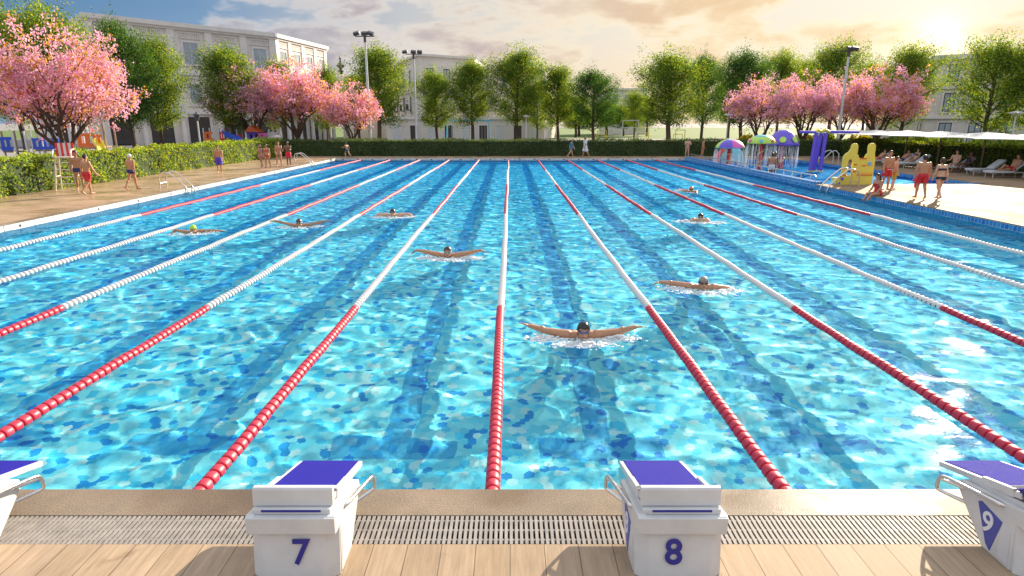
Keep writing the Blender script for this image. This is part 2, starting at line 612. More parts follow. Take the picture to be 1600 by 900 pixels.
def ripple(Xg, Yg):
    H = np.zeros_like(Xg)
    for p in SWP:
        d = np.hypot(Xg - p.x, Yg - p.y - .15)
        H += .006 * np.exp(-(d / 1.1) ** 2) * np.cos(d * 11)
    return H


waves('pool_water', PX0, PX1, PY0, PY1, .05, .031, 3, ripple)
waves('paddling_pool_water', KX0, KX1, KY0, KY1, .09, .035, 9)

# hexagon floor
def hex_floor(name, x0, x1, y0, y1, zf, w, seed):
    rng = np.random.default_rng(seed)
    r = w / math.sqrt(3)
    nx, ny = int((x1 - x0) / w) + 2, int((y1 - y0) / (1.5 * r)) + 2
    jj, ii = np.meshgrid(np.arange(ny), np.arange(nx), indexing='ij')
    cx = (x0 + (ii + .5 * (jj % 2)) * w).ravel()
    cy = (y0 + jj * 1.5 * r).ravel()
    a = np.radians(30 + 60 * np.arange(6))
    VX = cx[:, None] + r * np.cos(a)[None]
    VY = cy[:, None] + r * np.sin(a)[None]
    V = np.stack([np.clip(VX, x0 - .05, x1 + .05), np.clip(VY, y0 - .05, y1 + .05), zf(VY)], -1).reshape(-1, 3)
    Fc = np.arange(len(cx) * 6).reshape(-1, 6)
    pal = np.array([(.38, .87, .98), (.22, .78, .97), (.10, .65, .95), (.02, .34, .80), (.80, .97, 1.0)])
    ch = rng.choice(5, len(cx), p=[.40, .27, .14, .10, .09])
    cols = pal[ch] * rng.uniform(.88, 1.1, (len(cx), 1))
    o = link(name, fast_mesh(name, V, Fc, M['mosaic'], cols=np.clip(cols, 0, 1)))
    o.cycles.is_caustics_receiver = True
    return tag(o, kind='structure')


hex_floor('pool_floor', PX0, PX1, PY0, PY1, lambda y: -1.55 - (y - PY0) * .002, .12, 5)
# pool shell
mb = MB()
mb.box(PX0 - .25, PX0, PY0, PY1, -2.4, -.02); mb.box(PX0, PX1, PY1, PY1 + .25, -2.4, -.02)
mb.box(PX0, PX1, PY0 - .25, PY0, -2.4, .02); mb.box(PX1, PX1 + .25, PY0, PY1, -2.4, -.02)
o = tag(mb.build('pool_walls', M['tile_pale']), kind='structure'); o.cycles.is_caustics_receiver = True
# white gutter tiles on the left and far edge, with joints and dark inlets
mb = MB()
y = PY0
while y < PY1 - .05:
    y2 = min(y + 1.25, PY1)
    mb.cur = 0; mb.box(PX0 - .22, PX0 + .012, y + .012, y2 - .012, -.018, .17)
    mb.cur = 1; mb.cyl((PX0 + .013, (y + y2) / 2, .08), (PX0 + .02, (y + y2) / 2, .08), .042, n=10) if int((y - PY0) / 1.25) % 2 == 0 else None
    y = y2
x = PX0
while x < PX1 - .05:
    x2 = min(x + 1.25, PX1)
    mb.cur = 0; mb.box(x + .012, x2 - .012, PY1 - .012, PY1 + .22, -.018, .17)
    mb.cur = 1; mb.box((x + x2) / 2 - .06, (x + x2) / 2 + .06, PY1 - .016, PY1 - .0125, .04, .12)
    x = x2
tag(mb.build('gutter_tiles', [M['tile_white'], M['dark']]), kind='structure')
# blue tile band on the right edge (below the island deck)
mb = MB()
mb.box(PX1 - .012, PX1 + .2, PY0, KY0, -.018, .17)
tag(mb.build('tile_band', M['tile_blue']), kind='structure')
# wall between the pools
mb = MB()
mb.box(PX1 - .01, KX0 + .01, KY0, PY1, -2.0, .30)
o = tag(mb.build('dividing_wall', M['tile_blue']), 'low blue tiled wall between the lap pool and the paddling pool', 'wall')
# paddling pool shell
mb = MB()
mb.box(KX0, KX1, KY0, KY1, -.66, -.6)
mb.box(KX1, KX1 + .2, KY0, KY1 + .2, -.66, .17); mb.box(KX0, KX1, KY1, KY1 + .2, -.66, .17); mb.box(KX0, KX1, KY0 - .2, KY0, -.66, .17)
o = tag(mb.build('paddling_pool_shell', M['tile_blue']), kind='structure'); o.cycles.is_caustics_receiver = True

# decks (slabs 0.2 above the water)
def slab(name, x0, x1, y0, y1, m, z=DZ, t=.028):
    return tag(MB().box(x0, x1, y0, y1, z - t, z).build(name, m), kind='structure')


GR0, GR1 = 3.85, 4.19
HL, HR, HB = -20.3, 29.4, 57.6
slab('near_deck', -40, 40, -6, GR0, M['deck_near'])
slab('pool_coping', -40, 40, GR1, PY0 + .03, M['coping'], t=.16)
slab('left_deck', HL - 1, PX0 + .0, PY0 + .03, PY1 + .02, M['deck_side'])
slab('left_coping', PX0 - .12, PX0 + .03, PY0 + .04, PY1 + .02, M['coping'], z=DZ + .012, t=.03)
slab('far_deck', HL - 1, HR + 1, PY1 + .02, HB + 1, M['deck_side'])
slab('right_deck_island', PX1 - .03, HR + 1, PY0 + .03, KY0 - .0, M['deck_right'])
slab('right_deck', KX1 + .0, HR + 1, KY0, PY1 + .02, M['deck_right'])
slab('paddling_pool_edge', KX0, KX1, KY1, PY1 + .02, M['deck_right'])
# grating
mb = MB()
x = -9.5
while x < 9.5:
    mb.box(x - .011, x + .011, GR0 + .006, GR1 - .006, DZ - .03, DZ - .002)
    x += .037
for yy_ in (GR0 + .06, (GR0 + GR1) / 2, GR1 - .06):
    mb.box(-9.5, 9.5, yy_ - .008, yy_ + .008, DZ - .028, DZ - .006)
tag(mb.build('drain_grating', M['grate']), kind='structure')
slab('drain_channel', -40, 40, GR0 - .01, GR1 + .01, M['dark'], z=DZ - .1, t=.02)

# ground beyond: one sheet to the horizon, paving, lawn, path
M['ground'] = mat('pale_paving', (.26, .245, .235), .8, .15, .3, .2, 5)
M['lawn'] = mat('lawn', (.10, .16, .03), .9, .35, 1.2, .5, 30)
M['path'] = mat('path_paving', (.52, .49, .46), .8, .1, 1)
M['asphalt'] = mat('asphalt', (.10, .10, .11), .85, .2, 2)


def ring_sheet():
    o_ = [(-1500, -300), (1500, -300), (1500, 2500), (-1500, 2500)]
    i_ = [(-38, -5), (38, -5), (38, 56), (-38, 56)]
    me = bpy.data.meshes.new('ground')
    vs = [(x, y, .1) for x, y in o_ + i_]
    me.from_pydata(vs, [], [(0, 1, 5, 4), (1, 2, 6, 5), (2, 3, 7, 6), (3, 0, 4, 7)])
    me.materials.append(M['ground'])
    return tag(link('ground', me), kind='structure')


ring_sheet()
slab('verge', -38.5, HL - 1, -5.5, 57, M['ground'], z=.12)
slab('verge', HR + 1, 38.5, -5.5, 57, M['lawn'], z=.12)
sheet('lawn', [(6, 60), (75, 60), (75, 100), (6, 100)], .11, M['lawn'])
sheet('lawn', [(-34, 58.8), (-4, 58.8), (-4, 68), (-34, 68)], .11, M['lawn'])
sheet('lawn', [(-200, 125), (200, 125), (200, 420), (-200, 420)], .11, M['lawn'])
sheet('path', [(-40, 70), (60, 70), (60, 76), (-40, 76)], .116, M['path'])
sheet('road', [(-90, 78), (90, 78), (90, 84), (-90, 84)], .114, M['asphalt'])
#STRUCT_END
#END
# ------------------------------------------------------------------ lane ropes
def rope_section(y0, y1, m, pitch, big, white=False):
    """string of float discs along +y"""
    n_ = 14 if big else 9
    prof = []
    k = int(round((y1 - y0) / pitch))
    p = (y1 - y0) / k
    for i in range(k):
        a = y0 + i * p
        if white:
            prof += [(.034, a), (.056, a + .10 * p), (.067, a + .30 * p), (.067, a + .50 * p), (.056, a + .70 * p), (.034, a + .78 * p)]
        else: prof += [(.036, a), (.060, a + .05 * p), (.068, a + .20 * p), (.0645, a + .42 * p), (.068, a + .66 * p), (.058, a + .86 * p), (.036, a + .90 * p)]
    q = V3((0, 1, 0)).to_track_quat('Z', 'Y')
    mb = MB().lathe(prof, n_, (0, 0, 0), q)
    mb.v = [(x + .010 * math.sin(y * .42 + .8) + .004 * math.sin(y * 1.13), y, z + .006 * math.sin(y * 1.9) + .004 * math.sin(y * 4.3)) for x, y, z in mb.v]
    return mb


secs = [(PY0 + .03, 10.3, 'red_float'), (10.3, 21.5, 'white_float'), (21.5, 32.2, 'red_float'), (32.2, 42.5, 'white_float'), (42.5, PY1 - .05, 'red_float')]
rope_desc = {-5: 'lane rope of red and white floats nearest the left pool edge', -4: 'second lane rope from the left pool edge, beside the swimmer in a lime cap',
             -3: 'third lane rope from the left pool edge, red and white floats', -2: 'lane rope running into the left frame edge just outside the block numbered 7',
             -1: 'lane rope ending just left of the starting block numbered 7', 0: 'middle lane rope ending between the blocks numbered 7 and 8',
             1: 'lane rope ending just right of the starting block numbered 8', 2: 'lane rope ending beside the starting block numbered 9',
             3: 'fourth lane rope from the right pool edge, left of no swimmer, past the striped cap', 4: 'second lane rope from the right pool edge, red and white floats',
             5: 'lane rope of red and white floats nearest the right pool edge'}
rope_desc[2] = 'lane rope reaching the frame edge above the starting block numbered 9'
rope_desc[3] = 'third lane rope from the right pool edge, red and white floats'
rope0 = empty('lane_rope')
meshes = []
for (a, b_, mk) in secs:
    rope_section(a, b_, M[mk], .125, True, 'white' in mk).build('red_floats' if 'red' in mk else 'white_floats', M[mk], rope0, smooth=True)
MB().cyl((0, PY0 - .02, 0), (0, PY1 + .02, 0), .034, n=8).build('cable', M['cable'], rope0)
for k in range(-5, 6):
    o = rope0 if k == -5 else copy_tree(rope0)
    o.location = (-.15 + 2.5 * k, 0, .022)
    o.scale.x = -1 if k % 2 else 1
    tag(o, rope_desc[k], 'lane rope', 'lane ropes across the pool')

# ------------------------------------------------------------------ starting blocks
def text_mesh(name, body, size, M4, parent, m, ext=.002, bold=.012):
    cu = bpy.data.curves.new(name, 'FONT')
    cu.body = body
    cu.size = size
    cu.align_x = 'CENTER'
    cu.align_y = 'CENTER'
    cu.extrude = ext
    cu.offset = bold * size
    to = bpy.data.objects.new('tmp', cu)
    C.objects.link(to)
    dg = bpy.context.evaluated_depsgraph_get()
    me = bpy.data.meshes.new_from_object(to.evaluated_get(dg))
    bpy.data.objects.remove(to)
    me.transform(M4)
    me.materials.clear()
    me.materials.append(m)
    return link(name, me, parent)


M['number_white'] = mat('number_white', (.75, .76, .8), .5, .03)
M['panel_blue'] = mat('panel_blue', (.06, .08, .36), .45, .06, 10)
M['recess'] = mat('recess_plastic', (.62, .63, .66), .45, .05, 4)


def starting_block(cx, num, label, rail, nx=0.0):
    t = empty('starting_block', (cx, 0, DZ), 0, label, 'starting block', 'starting blocks on the pool deck')
    hw = .2875
    # y values are world forward distances; z above deck
    # body: side profile polygons extruded in x, narrow centre front
    side = [(3.575, 0), (3.83, 0), (4.15, .29), (4.13, .345), (3.53, .46), (3.50, .455), (3.50, .335), (3.60, .332)]
    for s in (-1, 1):
        a, b_ = (s * hw, s * (hw - .06))
        MB().prism(side, 'x', min(a, b_), max(a, b_)).build('side_panel', M['white'], t, bevel=.008)
    # front body with chamfered corners: plan polygon
    plan = [(-.2, 3.50), (.2, 3.50), (hw - .004, 3.565), (hw - .004, 3.572), (hw - .063, 3.86), (-hw + .063, 3.86), (-hw + .004, 3.572), (-hw + .004, 3.565)]
    mb = MB()
    vs = []
    for z, dy_, in ((0, -.02), (.335, .03)):
        vs += [(x_, y_ + dy_ + (0.0 if y_ < 3.8 else 0), z) for x_, y_ in plan]
    nn = len(plan)
    mb.add(vs, [tuple(range(nn))[::-1], tuple(range(nn, 2 * nn))] + [(i, (i + 1) % nn, nn + (i + 1) % nn, nn + i) for i in range(nn)])
    mb.build('front_body', M['white'], t, bevel=.006)
    # shoulder box
    mb = MB()
    mb.prism([(3.495, .335), (4.05, .30), (4.06, .34), (3.52, .452), (3.495, .452)], 'x', -hw + .055, hw - .055)
    mb.box(-hw + .002, hw - .002, 3.492, 3.56, .337, .4535)
    mb.build('shoulder', M['white'], t, bevel=.007)
    # sliding tray rim
    mb = MB()
    mb.prism([(3.535, .455), (4.1, .352), (4.1, .385), (3.55, .492), (3.535, .49)], 'x', -.25, .25)
    tr = mb.build('tray', M['white'], t, bevel=.006)
    MB().box(-.19, .19, 3.531, 3.536, .474, .488).build('slot', M['deep_blue'], tr)
    # platform: tilted board
    A, B_ = V3((0, 3.66, .53)), V3((0, 4.43, .325))
    d = (B_ - A).normalized()
    Mt = Matrix.Translation(A) @ Matrix(((1, 0, 0), (0, d.y, -d.z), (0, d.z, d.y))).to_4x4()
    L = (B_ - A).length
    MB().box(-.245, .245, 0, L, -.045, -.004, Mt).build('platform', M['white'], t, bevel=.006)
    MB().box(-.215, .215, 0.0, L - .006, -.012, 0.002, Mt).build('grip_mat', M['mat_blue'], t, bevel=.003)
    for s in (-1, 1):
        MB().box(min(s * .222, s * .252), max(s * .222, s * .252), .06, .34, -.05, .012, Mt).build('rail_guard', M['white'], t, bevel=.006)
    # kick plate: raised wedge across the rear
    mb = MB()
    mb.prism([(3.575, .49), (3.60, .49), (3.63, .585), (3.72, .53), (3.74, .535), (3.625, .612), (3.595, .612), (3.585, .60)], 'x', -.258, .258)
    kp = mb.build('kick_plate', M['white'], t, bevel=.005)
    MB().prism([(3.632, .575), (3.70, .534), (3.64, .50), (3.612, .50)], 'x', -.235, .235).build('kick_pad', M['deep_blue'], kp)
    # hand rails on both sides
    for s in (rail,):
        x0 = s * (hw - .005)
        pts = []
        raw = [(x0, 3.72, .395), (x0 + s * .02, 3.73, .40), (x0 + s * .085, 4.17, .34), (x0 + s * .095, 4.22, .315), (x0 + s * .095, 4.23, .225), (x0 + s * .085, 4.225, .20), (x0 - s * .03, 4.06, .19)]
        for i in range(len(raw) - 1):
            p, q = V3(raw[i]), V3(raw[i + 1])
            for k in range(4): pts.append(p.lerp(q, k / 4))
        pts.append(V3(raw[-1]))
        for _ in range(2):
            pts = [pts[0]] + [(pts[i - 1] + pts[i] * 2 + pts[i + 1]) / 4 for i in range(1, len(pts) - 1)] + [pts[-1]]
        h = MB().tube(pts, .0135, 10).build('hand_rail', M['steel'], t, smooth=True)
        MB().cyl((x0, 4.08, .30), (x0 + s * .09, 4.21, .30), .011).build('cross_bar', M['steel'], h, smooth=True)
    # recessed side windows
    for s in (-1, 1):
        xx = s * (hw + .0025)
        mb = MB()
        poly = [(3.60, .06), (3.70, .06), (3.83, .19), (3.84, .26), (3.62, .285)] if s > 0 else [(3.60, .03), (3.69, .03), (3.70, .27), (3.67, .285), (3.62, .25)]
        mb.prism(poly, 'x', min(xx, s * hw - s * .004), max(xx, s * hw - s * .004))
        mb.build('recess', M['recess'], t)
    xx = -hw - .003
    pl = MB().prism([(3.70, .28), (3.90, .315), (3.93, .295), (3.80, .05), (3.755, .02)][::1], 'x', xx, -hw + .003).build('number_panel', M['panel_blue'], t)
    Mx = Matrix.Translation((xx - .0015, 3.815, .195)) @ Matrix(((0, 0, -1), (-1, 0, 0), (0, 1, 0))).to_4x4()
    text_mesh('side_number', num, .21, Mx, pl, M['number_white'])
    Mf = Matrix.Translation((nx, 3.4985, .195)) @ Matrix(((1, 0, 0), (0, math.sin(.15), -1), (0, 1, math.sin(.15)))).to_4x4()
    text_mesh('front_number', num, .235, Mf, t, M['deep_blue'], .003, .018)
    return t


starting_block(-3.9, '6', 'white starting block cut off by the left frame edge, chrome handle', 1)
starting_block(-1.4, '7', 'white starting block with number 7 and a blue sloping top', 1, .05)
starting_block(1.1, '8', 'white starting block with number 8 and a blue sloping top', -1, -.045)
starting_block(3.6, '9', 'white starting block with 9 on its side panel at the right frame edge', -1)

# ------------------------------------------------------------------ hedges
def leaves(cent, size, rng, up=0.0, nrm=None, aspect=.55):
    n_ = len(cent)
    d = rng.normal(size=(n_, 3))
    d[:, 2] += up
    d /= np.linalg.norm(d, axis=1)[:, None]
    e = rng.normal(size=(n_, 3))
    if nrm is not None: e = e - nrm * 0
    e -= d * (d * e).sum(1)[:, None]
    e /= np.linalg.norm(e, axis=1)[:, None]
    s = size * rng.uniform(.65, 1.3, n_)[:, None]
    P = np.stack([cent - d * s * .5, cent + e * s * aspect * .5, cent + d * s * .5, cent - e * s * aspect * .5], 1)
    return P.reshape(-1, 3), np.arange(n_ * 4).reshape(-1, 4)


def hedge(name, x0, x1, y0, y1, h, faces, seed, label, m):
    """faces: which sides get leaves, list of 'x-','x+','y-','y+' """
    rng = np.random.default_rng(seed)
    t = empty(name, ((x0 + x1) / 2, (y0 + y1) / 2, .1), 0, label, 'hedge')
    ox, oy = (x0 + x1) / 2, (y0 + y1) / 2
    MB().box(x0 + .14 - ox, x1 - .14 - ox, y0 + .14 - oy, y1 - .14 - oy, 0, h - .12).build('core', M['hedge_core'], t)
    pts = []
    for fc in faces + ['top']:
        L = (x1 - x0) if fc[0] == 'y' else (y1 - y0)
        W = (x1 - x0) if fc == 'top' else h
        L = (y1 - y0) if fc == 'top' and (y1 - y0) > (x1 - x0) else (x1 - x0 if fc == 'top' else L)
        W = min(x1 - x0, y1 - y0) if fc == 'top' else h
        dens = 210
        n_ = int(L * W * dens)
        a, b_ = rng.uniform(0, L, n_), rng.uniform(0, W, n_)
        bulge = .05 * np.sin(a * 1.9 + b_ * 2) + .05 * np.sin(a * .83 + 1) + rng.normal(0, .065, n_) + .05 * np.sin(a * 3.7 + b_ * 5)
        if fc == 'x+': p = np.c_[np.full(n_, x1) - .08 + bulge, y0 + a, b_]
        elif fc == 'x-': p = np.c_[np.full(n_, x0) + .08 - bulge, y0 + a, b_]
        elif fc == 'y-': p = np.c_[x0 + a, np.full(n_, y0) + .08 - bulge, b_]
        else:
            if (y1 - y0) > (x1 - x0): p = np.c_[x0 + b_, y0 + a, h - .06 + bulge]
            else: p = np.c_[x0 + a, y0 + b_, h - .06 + bulge]
        pts.append(p)
    P = np.concatenate(pts) - np.array([ox, oy, 0])
    Vv, Ff = leaves(P, .125, rng, .3)
    link('foliage', fast_mesh('foliage', Vv, Ff, m), t)
    return t


hedge('hedge', HL - 1.3, HL, 8, HB, 1.62, ['x+', 'y-'], 1, 'clipped green hedge along the left deck, sunlit yellow green', M['hedge_leaf'])
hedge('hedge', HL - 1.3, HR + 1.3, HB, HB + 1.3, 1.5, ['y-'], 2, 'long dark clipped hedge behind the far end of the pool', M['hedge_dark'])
hedge('hedge', HR, HR + 1.3, 22, HB, 1.62, ['x-'], 3, 'clipped hedge along the right deck behind the sun loungers', M['hedge_leaf'])

# ------------------------------------------------------------------ trees
def limb(mb, p0, p1, r0, r1, rng, n_=5, wob=.06, k=4):
    p0, p1 = np.array(p0), np.array(p1)
    L = np.linalg.norm(p1 - p0)
    pts = [p0 + (p1 - p0) * i / k + (rng.normal(0, wob * L / k, 3) if 0 < i < k else 0) for i in range(k + 1)]
    mb.tube([tuple(p) for p in pts], [r0 + (r1 - r0) * i / k for i in range(k + 1)], n_)
    return pts


def green_tree_meshes(seed, H, W, base, m, nleaf=30000, leafs=.18, plume=1.0):
    rng = np.random.default_rng(seed)
    mb = MB()
    lean = rng.normal(0, .02 * H, 2)
    top = np.array([lean[0], lean[1], H * .9])
    limb(mb, (0, 0, 0), (lean[0] * .4, lean[1] * .4, H * .45), .022 * H, .015 * H, rng, 8, .03)
    limb(mb, (lean[0] * .4, lean[1] * .4, H * .45), top, .015 * H, .003 * H, rng, 6, .03)
    cl = []
    nb_ = 46
    for i in range(nb_):
        f = (i + rng.uniform(0, 1)) / nb_
        z0 = base + (H * .88 - base) * f ** .9
        prof = math.sin(math.pi * min(1, .16 + .80 * f ** .85)) ** .75
        r = W / 2 * prof * rng.uniform(.72, 1.12)
        az = i * 2.4 + rng.uniform(-.5, .5)
        rise = r * rng.uniform(.35, .85) + .35 * f * plume
        p0 = np.array([lean[0] * z0 / H, lean[1] * z0 / H, z0 * .92])
        p1 = p0 + np.array([math.cos(az) * r, math.sin(az) * r, rise])
        limb(mb, p0, p1, .0062 * H * (1 - .5 * f), .0012 * H, rng, 4, .12)
        for t_ in np.linspace(.38, 1.0, 6):
            c = p0 + (p1 - p0) * t_
            cl.append((c, .034 * H * rng.uniform(.7, 1.25), 1.0))
            for _ in range(2):
                off = rng.normal(0, .05 * H, 3) * t_
                cl.append((c + off, .026 * H * rng.uniform(.6, 1.3), .7))
        for _ in range(2):
            up_ = p1 + np.array([rng.normal(0, .03 * H), rng.normal(0, .03 * H), rng.uniform(.0, .07 * H) * plume])
            cl.append((up_, .018 * H, .45))
    for _ in range(14):
        cl.append((top + rng.normal(0, .03 * H, 3) + np.array([0, 0, rng.uniform(-.05, .08) * H]), .02 * H, .5))
    wts = np.array([c[2] * (c[1]) ** 2 for c in cl])
    cnt = np.maximum(3, (wts / wts.sum() * nleaf).astype(int))
    P = np.concatenate([np.asarray(c[0])[None] + rng.normal(0, 1, (k, 3)) * c[1] * np.array([1, 1, .8]) for c, k in zip(cl, cnt)])
    P = P[P[:, 2] > base * .75]
    Vv, Ff = leaves(P, leafs, rng, .25)
    return mb.mesh('trunk', M['bark'], smooth=True), fast_mesh('crown', Vv, Ff, m)


def blossom_meshes(seed, H, W, mats, nleaf=14000, leafs=.16):
    rng = np.random.default_rng(seed)
    mb = MB()
    cl = []
    limb(mb, (0, 0, 0), (.05, 0, H * .16), .024 * H, .02 * H, rng, 8, .04)
    nl = 6
    for i in range(nl):
        az = i * 6.283 / nl + rng.uniform(-.3, .3)
        sp = rng.uniform(.18, .30) * W
        p0 = np.array([.05, 0, H * .15])
        p1 = np.array([math.cos(az) * sp, math.sin(az) * sp, H * rng.uniform(.45, .6)])
        pts = limb(mb, p0, p1, .014 * H, .007 * H, rng, 6, .12)
        for j in range(9):
            t_ = rng.uniform(.35, 1.0)
            q0 = p0 + (p1 - p0) * t_
            az2 = az + rng.normal(0, .95)
            rr = W / 2 * rng.uniform(.55, 1.02)
            zt = H * (.36 + .60 * math.sqrt(max(0, 1 - (rr / (W / 2 * 1.06)) ** 2)) * rng.uniform(.55, 1.0))
            q1 = np.array([math.cos(az2) * rr, math.sin(az2) * rr, zt])
            limb(mb, q0, q1, .0055 * H, .0015 * H, rng, 4, .16)
            for s_ in np.linspace(.42, 1.0, 7):
                c = q0 + (q1 - q0) * s_
                for _ in range(3):
                    cl.append((c + rng.normal(0, .042 * H, 3), .017 * H * rng.uniform(.6, 1.5)))
    for _ in range(120):
        u_ = rng.uniform(0, 1)
        az = rng.uniform(0, 6.283)
        rr = W / 2 * math.sqrt(u_)
        zt = H * (.30 + .66 * math.sqrt(max(0, 1 - (rr / (W / 2 * 1.04)) ** 2)) * rng.uniform(.6, 1.02))
        cl.append((np.array([math.cos(az) * rr, math.sin(az) * rr, zt]), .02 * H * rng.uniform(.6, 1.4)))
    k = max(4, nleaf // len(cl))
    P, mi = [], []
    for c, s_ in cl:
        kk = int(k * rng.uniform(.6, 1.5))
        P.append(c[None] + rng.normal(0, 1, (kk, 3)) * s_)
        am = rng.uniform() < .38
        mi.append((rng.uniform(size=kk) < (.55 if am else .10)).astype(int))
    P, mi = np.concatenate(P), np.concatenate(mi)
    Vv, Ff = leaves(P, leafs, rng, .1, aspect=.8)
    return mb.mesh('trunk', M['bark'], smooth=True), fast_mesh('crown', Vv, Ff, mats, midx=mi)


GT = [green_tree_meshes(11, 12, 7.2, 2.6, M['leaf']), green_tree_meshes(23, 12, 6.6, 2.9, M['leaf']),
      green_tree_meshes(37, 12, 7.6, 2.3, M['leaf_dark']), green_tree_meshes(41, 12, 8.4, 2.8, M['leaf'], 28000, .18, 1.5)]
BT = [blossom_meshes(5, 8, 8, [M['petal'], M['amber']], 28000, .115), blossom_meshes(9, 8, 6.6, [M['petal'], M['amber']], 15000, .17),
      blossom_meshes(15, 8, 6.6, [M['petal2'], M['amber']], 16000, .13)]


def tree(name, px, top, D, wpx, meshes, H0, W0, label, cat, group, rz):
    """place a tree so its top reaches photo row top and its crown is wpx wide"""
    s = F / zc(D, 5)
    z_top = CAMH + (192 - top) / s * CT - .1
    H = z_top
    cv = np.empty(len(meshes[1].vertices) * 3, np.float32)
    meshes[1].vertices.foreach_get('co', cv)
    cv = cv.reshape(-1, 3)
    k = H / np.percentile(cv[:, 2], 99.6)
    kw = (.9 if name == 'green_tree' else 1.0) * (wpx / s) / (2 * np.percentile(np.abs(cv[:, :2]), 98))
    t = empty(name, (X(px, D, 4), D, .1), rz, label, cat, group)
    t.scale = (kw, kw, k)
    link('trunk', meshes[0], t)
    link('crown', meshes[1], t)
    return t


G1, G2 = 'green trees beyond the hedges', 'pink blossom trees beyond the hedges'
green = [  # px, top, D, width px, mesh, label
    (95, 12, 50, 155, 3, 'tall green tree rising behind the largest pink blossom tree on the left'),
    (30, 8, 54, 120, 0, 'green tree behind the large blossom tree, cut by the left frame edge'),
    (202, 36, 56, 100, 2, 'tall dark green tree right of the largest blossom tree, left of a pair'),
    (246, 58, 60, 92, 0, 'yellow green sunlit tree, right of a pair before the big stone building'),
    (360, 74, 60, 98, 1, 'green tree with pointed top in front of the big stone building, behind mauve blossom'),
    (440, 95, 72, 60, 1, 'small green tree peeking over the pink blossom before the stone building wing'),
    (510, 103, 76, 62, 0, 'small green tree between the two rightmost pink blossom trees of the left group'),
    (592, 74, 74, 92, 1, 'green tree directly behind the tallest white floodlight mast'),
    (682, 108, 84, 70, 0, 'rounded green tree beside the second floodlight mast and the blue swing frame'),
    (738, 95, 84, 74, 1, 'open airy green tree standing right behind the blue swing frame'),
    (806, 76, 84, 96, 0, 'tallest green tree of the middle row behind the pool'),
    (840, 128, 96, 54, 3, 'small yellow green tree tucked behind the tallest middle tree'),
    (872, 103, 86, 66, 1, 'slim green tree left of the dense dark tree in the middle'),
    (928, 110, 82, 84, 2, 'dense dark round tree in the middle with open sky on its right'),
    (992, 142, 100, 44, 3, 'little yellowish tree behind the outdoor gym poles'),
    (1046, 80, 76, 112, 0, 'broad green tree right of the gap of open sky'),
    (1098, 88, 88, 72, 2, 'dark green tree just right of the broad tree at the sky gap'),
    (1160, 82, 78, 92, 2, 'green tree behind the leftmost mauve blossom tree of the right group'),
    (1216, 80, 90, 76, 3, 'thin yellow green tree behind the right blossom group, left one of two'),
    (1298, 66, 86, 100, 3, 'tall yellow green tree behind the leaning floodlight mast on the right'),
    (1412, 70, 66, 100, 3, 'green tree under the low sun, behind the rightmost blossom tree'),
    (1545, 60, 52, 128, 3, 'large green tree before the right stone building, next to the loungers'),
    (1625, 55, 50, 110, 0, 'green tree cut off by the right frame edge'),
]
for i, (px, top, D, wpx, k, lab) in enumerate(green):
    tree('green_tree', px, top, D, wpx, GT[k], 12.4, (7.4, 6.8, 7.8, 8.6)[k], lab, 'tree', G1, i * 1.7)
blos = [
    (86, 42, 33, 215, 0, 'largest pink blossom tree, beside the lifeguard chair on the left'),
    (392, 106, 61, 112, 2, 'mauve pink blossom tree, left one of three before the stone building'),
    (462, 98, 63, 112, 1, 'pink blossom tree, middle and tallest of three before the stone building'),
    (548, 130, 62, 84, 1, 'small pink blossom tree next to the tallest white floodlight mast'),
    (1190, 122, 62, 96, 2, 'mauve blossom tree behind the water mushrooms, leftmost of the right group'),
    (1258, 118, 64, 96, 2, 'mauve blossom tree left of the leaning floodlight mast on the right'),
    (1318, 116, 67, 80, 2, 'pinkish blossom tree right behind the leaning floodlight mast'),
    (1376, 108, 62, 108, 1, 'pink blossom tree at the right end of the right group, under the sun'),
]
for i, (px, top, D, wpx, k, lab) in enumerate(blos):
    tree('blossom_tree', px, top, D, wpx, BT[k], 7.8, (8.2, 6.8, 6.8)[k], lab, 'tree', G2, i * 2.1 + .4)

far = [(905, 168, 150, 'far green tree in the gap between two middle trees, left of the dense dark one'), (948, 160, 158, 'far green tree at the left side of the distant hazy house'),
       (975, 165, 150, 'far green tree before the distant hazy house, left of the little yellowish tree'), (1012, 150, 150, 'far green tree behind the grey pull up frame, in the sky gap'),
       (1140, 120, 130, 'far green tree glimpsed left of the mauve blossom group above the street lamp'), (560, 118, 110, 'green tree behind the small pink blossom tree, left of the tallest mast'),
       (640, 150, 140, 'far green tree between the two white floodlight masts'), (1252, 92, 110, 'far green tree above the middle of the right blossom group'),
       (1350, 95, 110, 'far green tree above the right blossom group, just right of the leaning mast'),
       (900, 150, 135, 'far low green tree right behind the slim middle tree'), (860, 140, 140, 'far green tree between the tallest middle tree and the slim one')]
for i, (px, top, D, lab) in enumerate(far):
    tree('green_tree', px, top, D, 60 if D > 100 else 90, GT[i % 4], 12, 7, lab, 'tree', 'distant green trees behind the tree row', i * 2.3)

# yellow flowering shrubs behind the back hedge on the right
def shrub_mesh(seed, m, n_=2600):
    rng = np.random.default_rng(seed)
    P = rng.normal(size=(n_, 3))
    P /= np.linalg.norm(P, axis=1)[:, None]
    P *= (rng.uniform(.5, 1, n_) ** .4)[:, None] * np.array([1.5, 1.1, .95])
    P *= (1 + .18 * np.sin(P[:, :1] * 5 + 1) * np.sin(P[:, 1:2] * 4))
    P[:, 2] = np.abs(P[:, 2]) + .05
    Vv, Ff = leaves(P, .17, rng, .3)
    return fast_mesh('shrub', Vv, Ff, m)


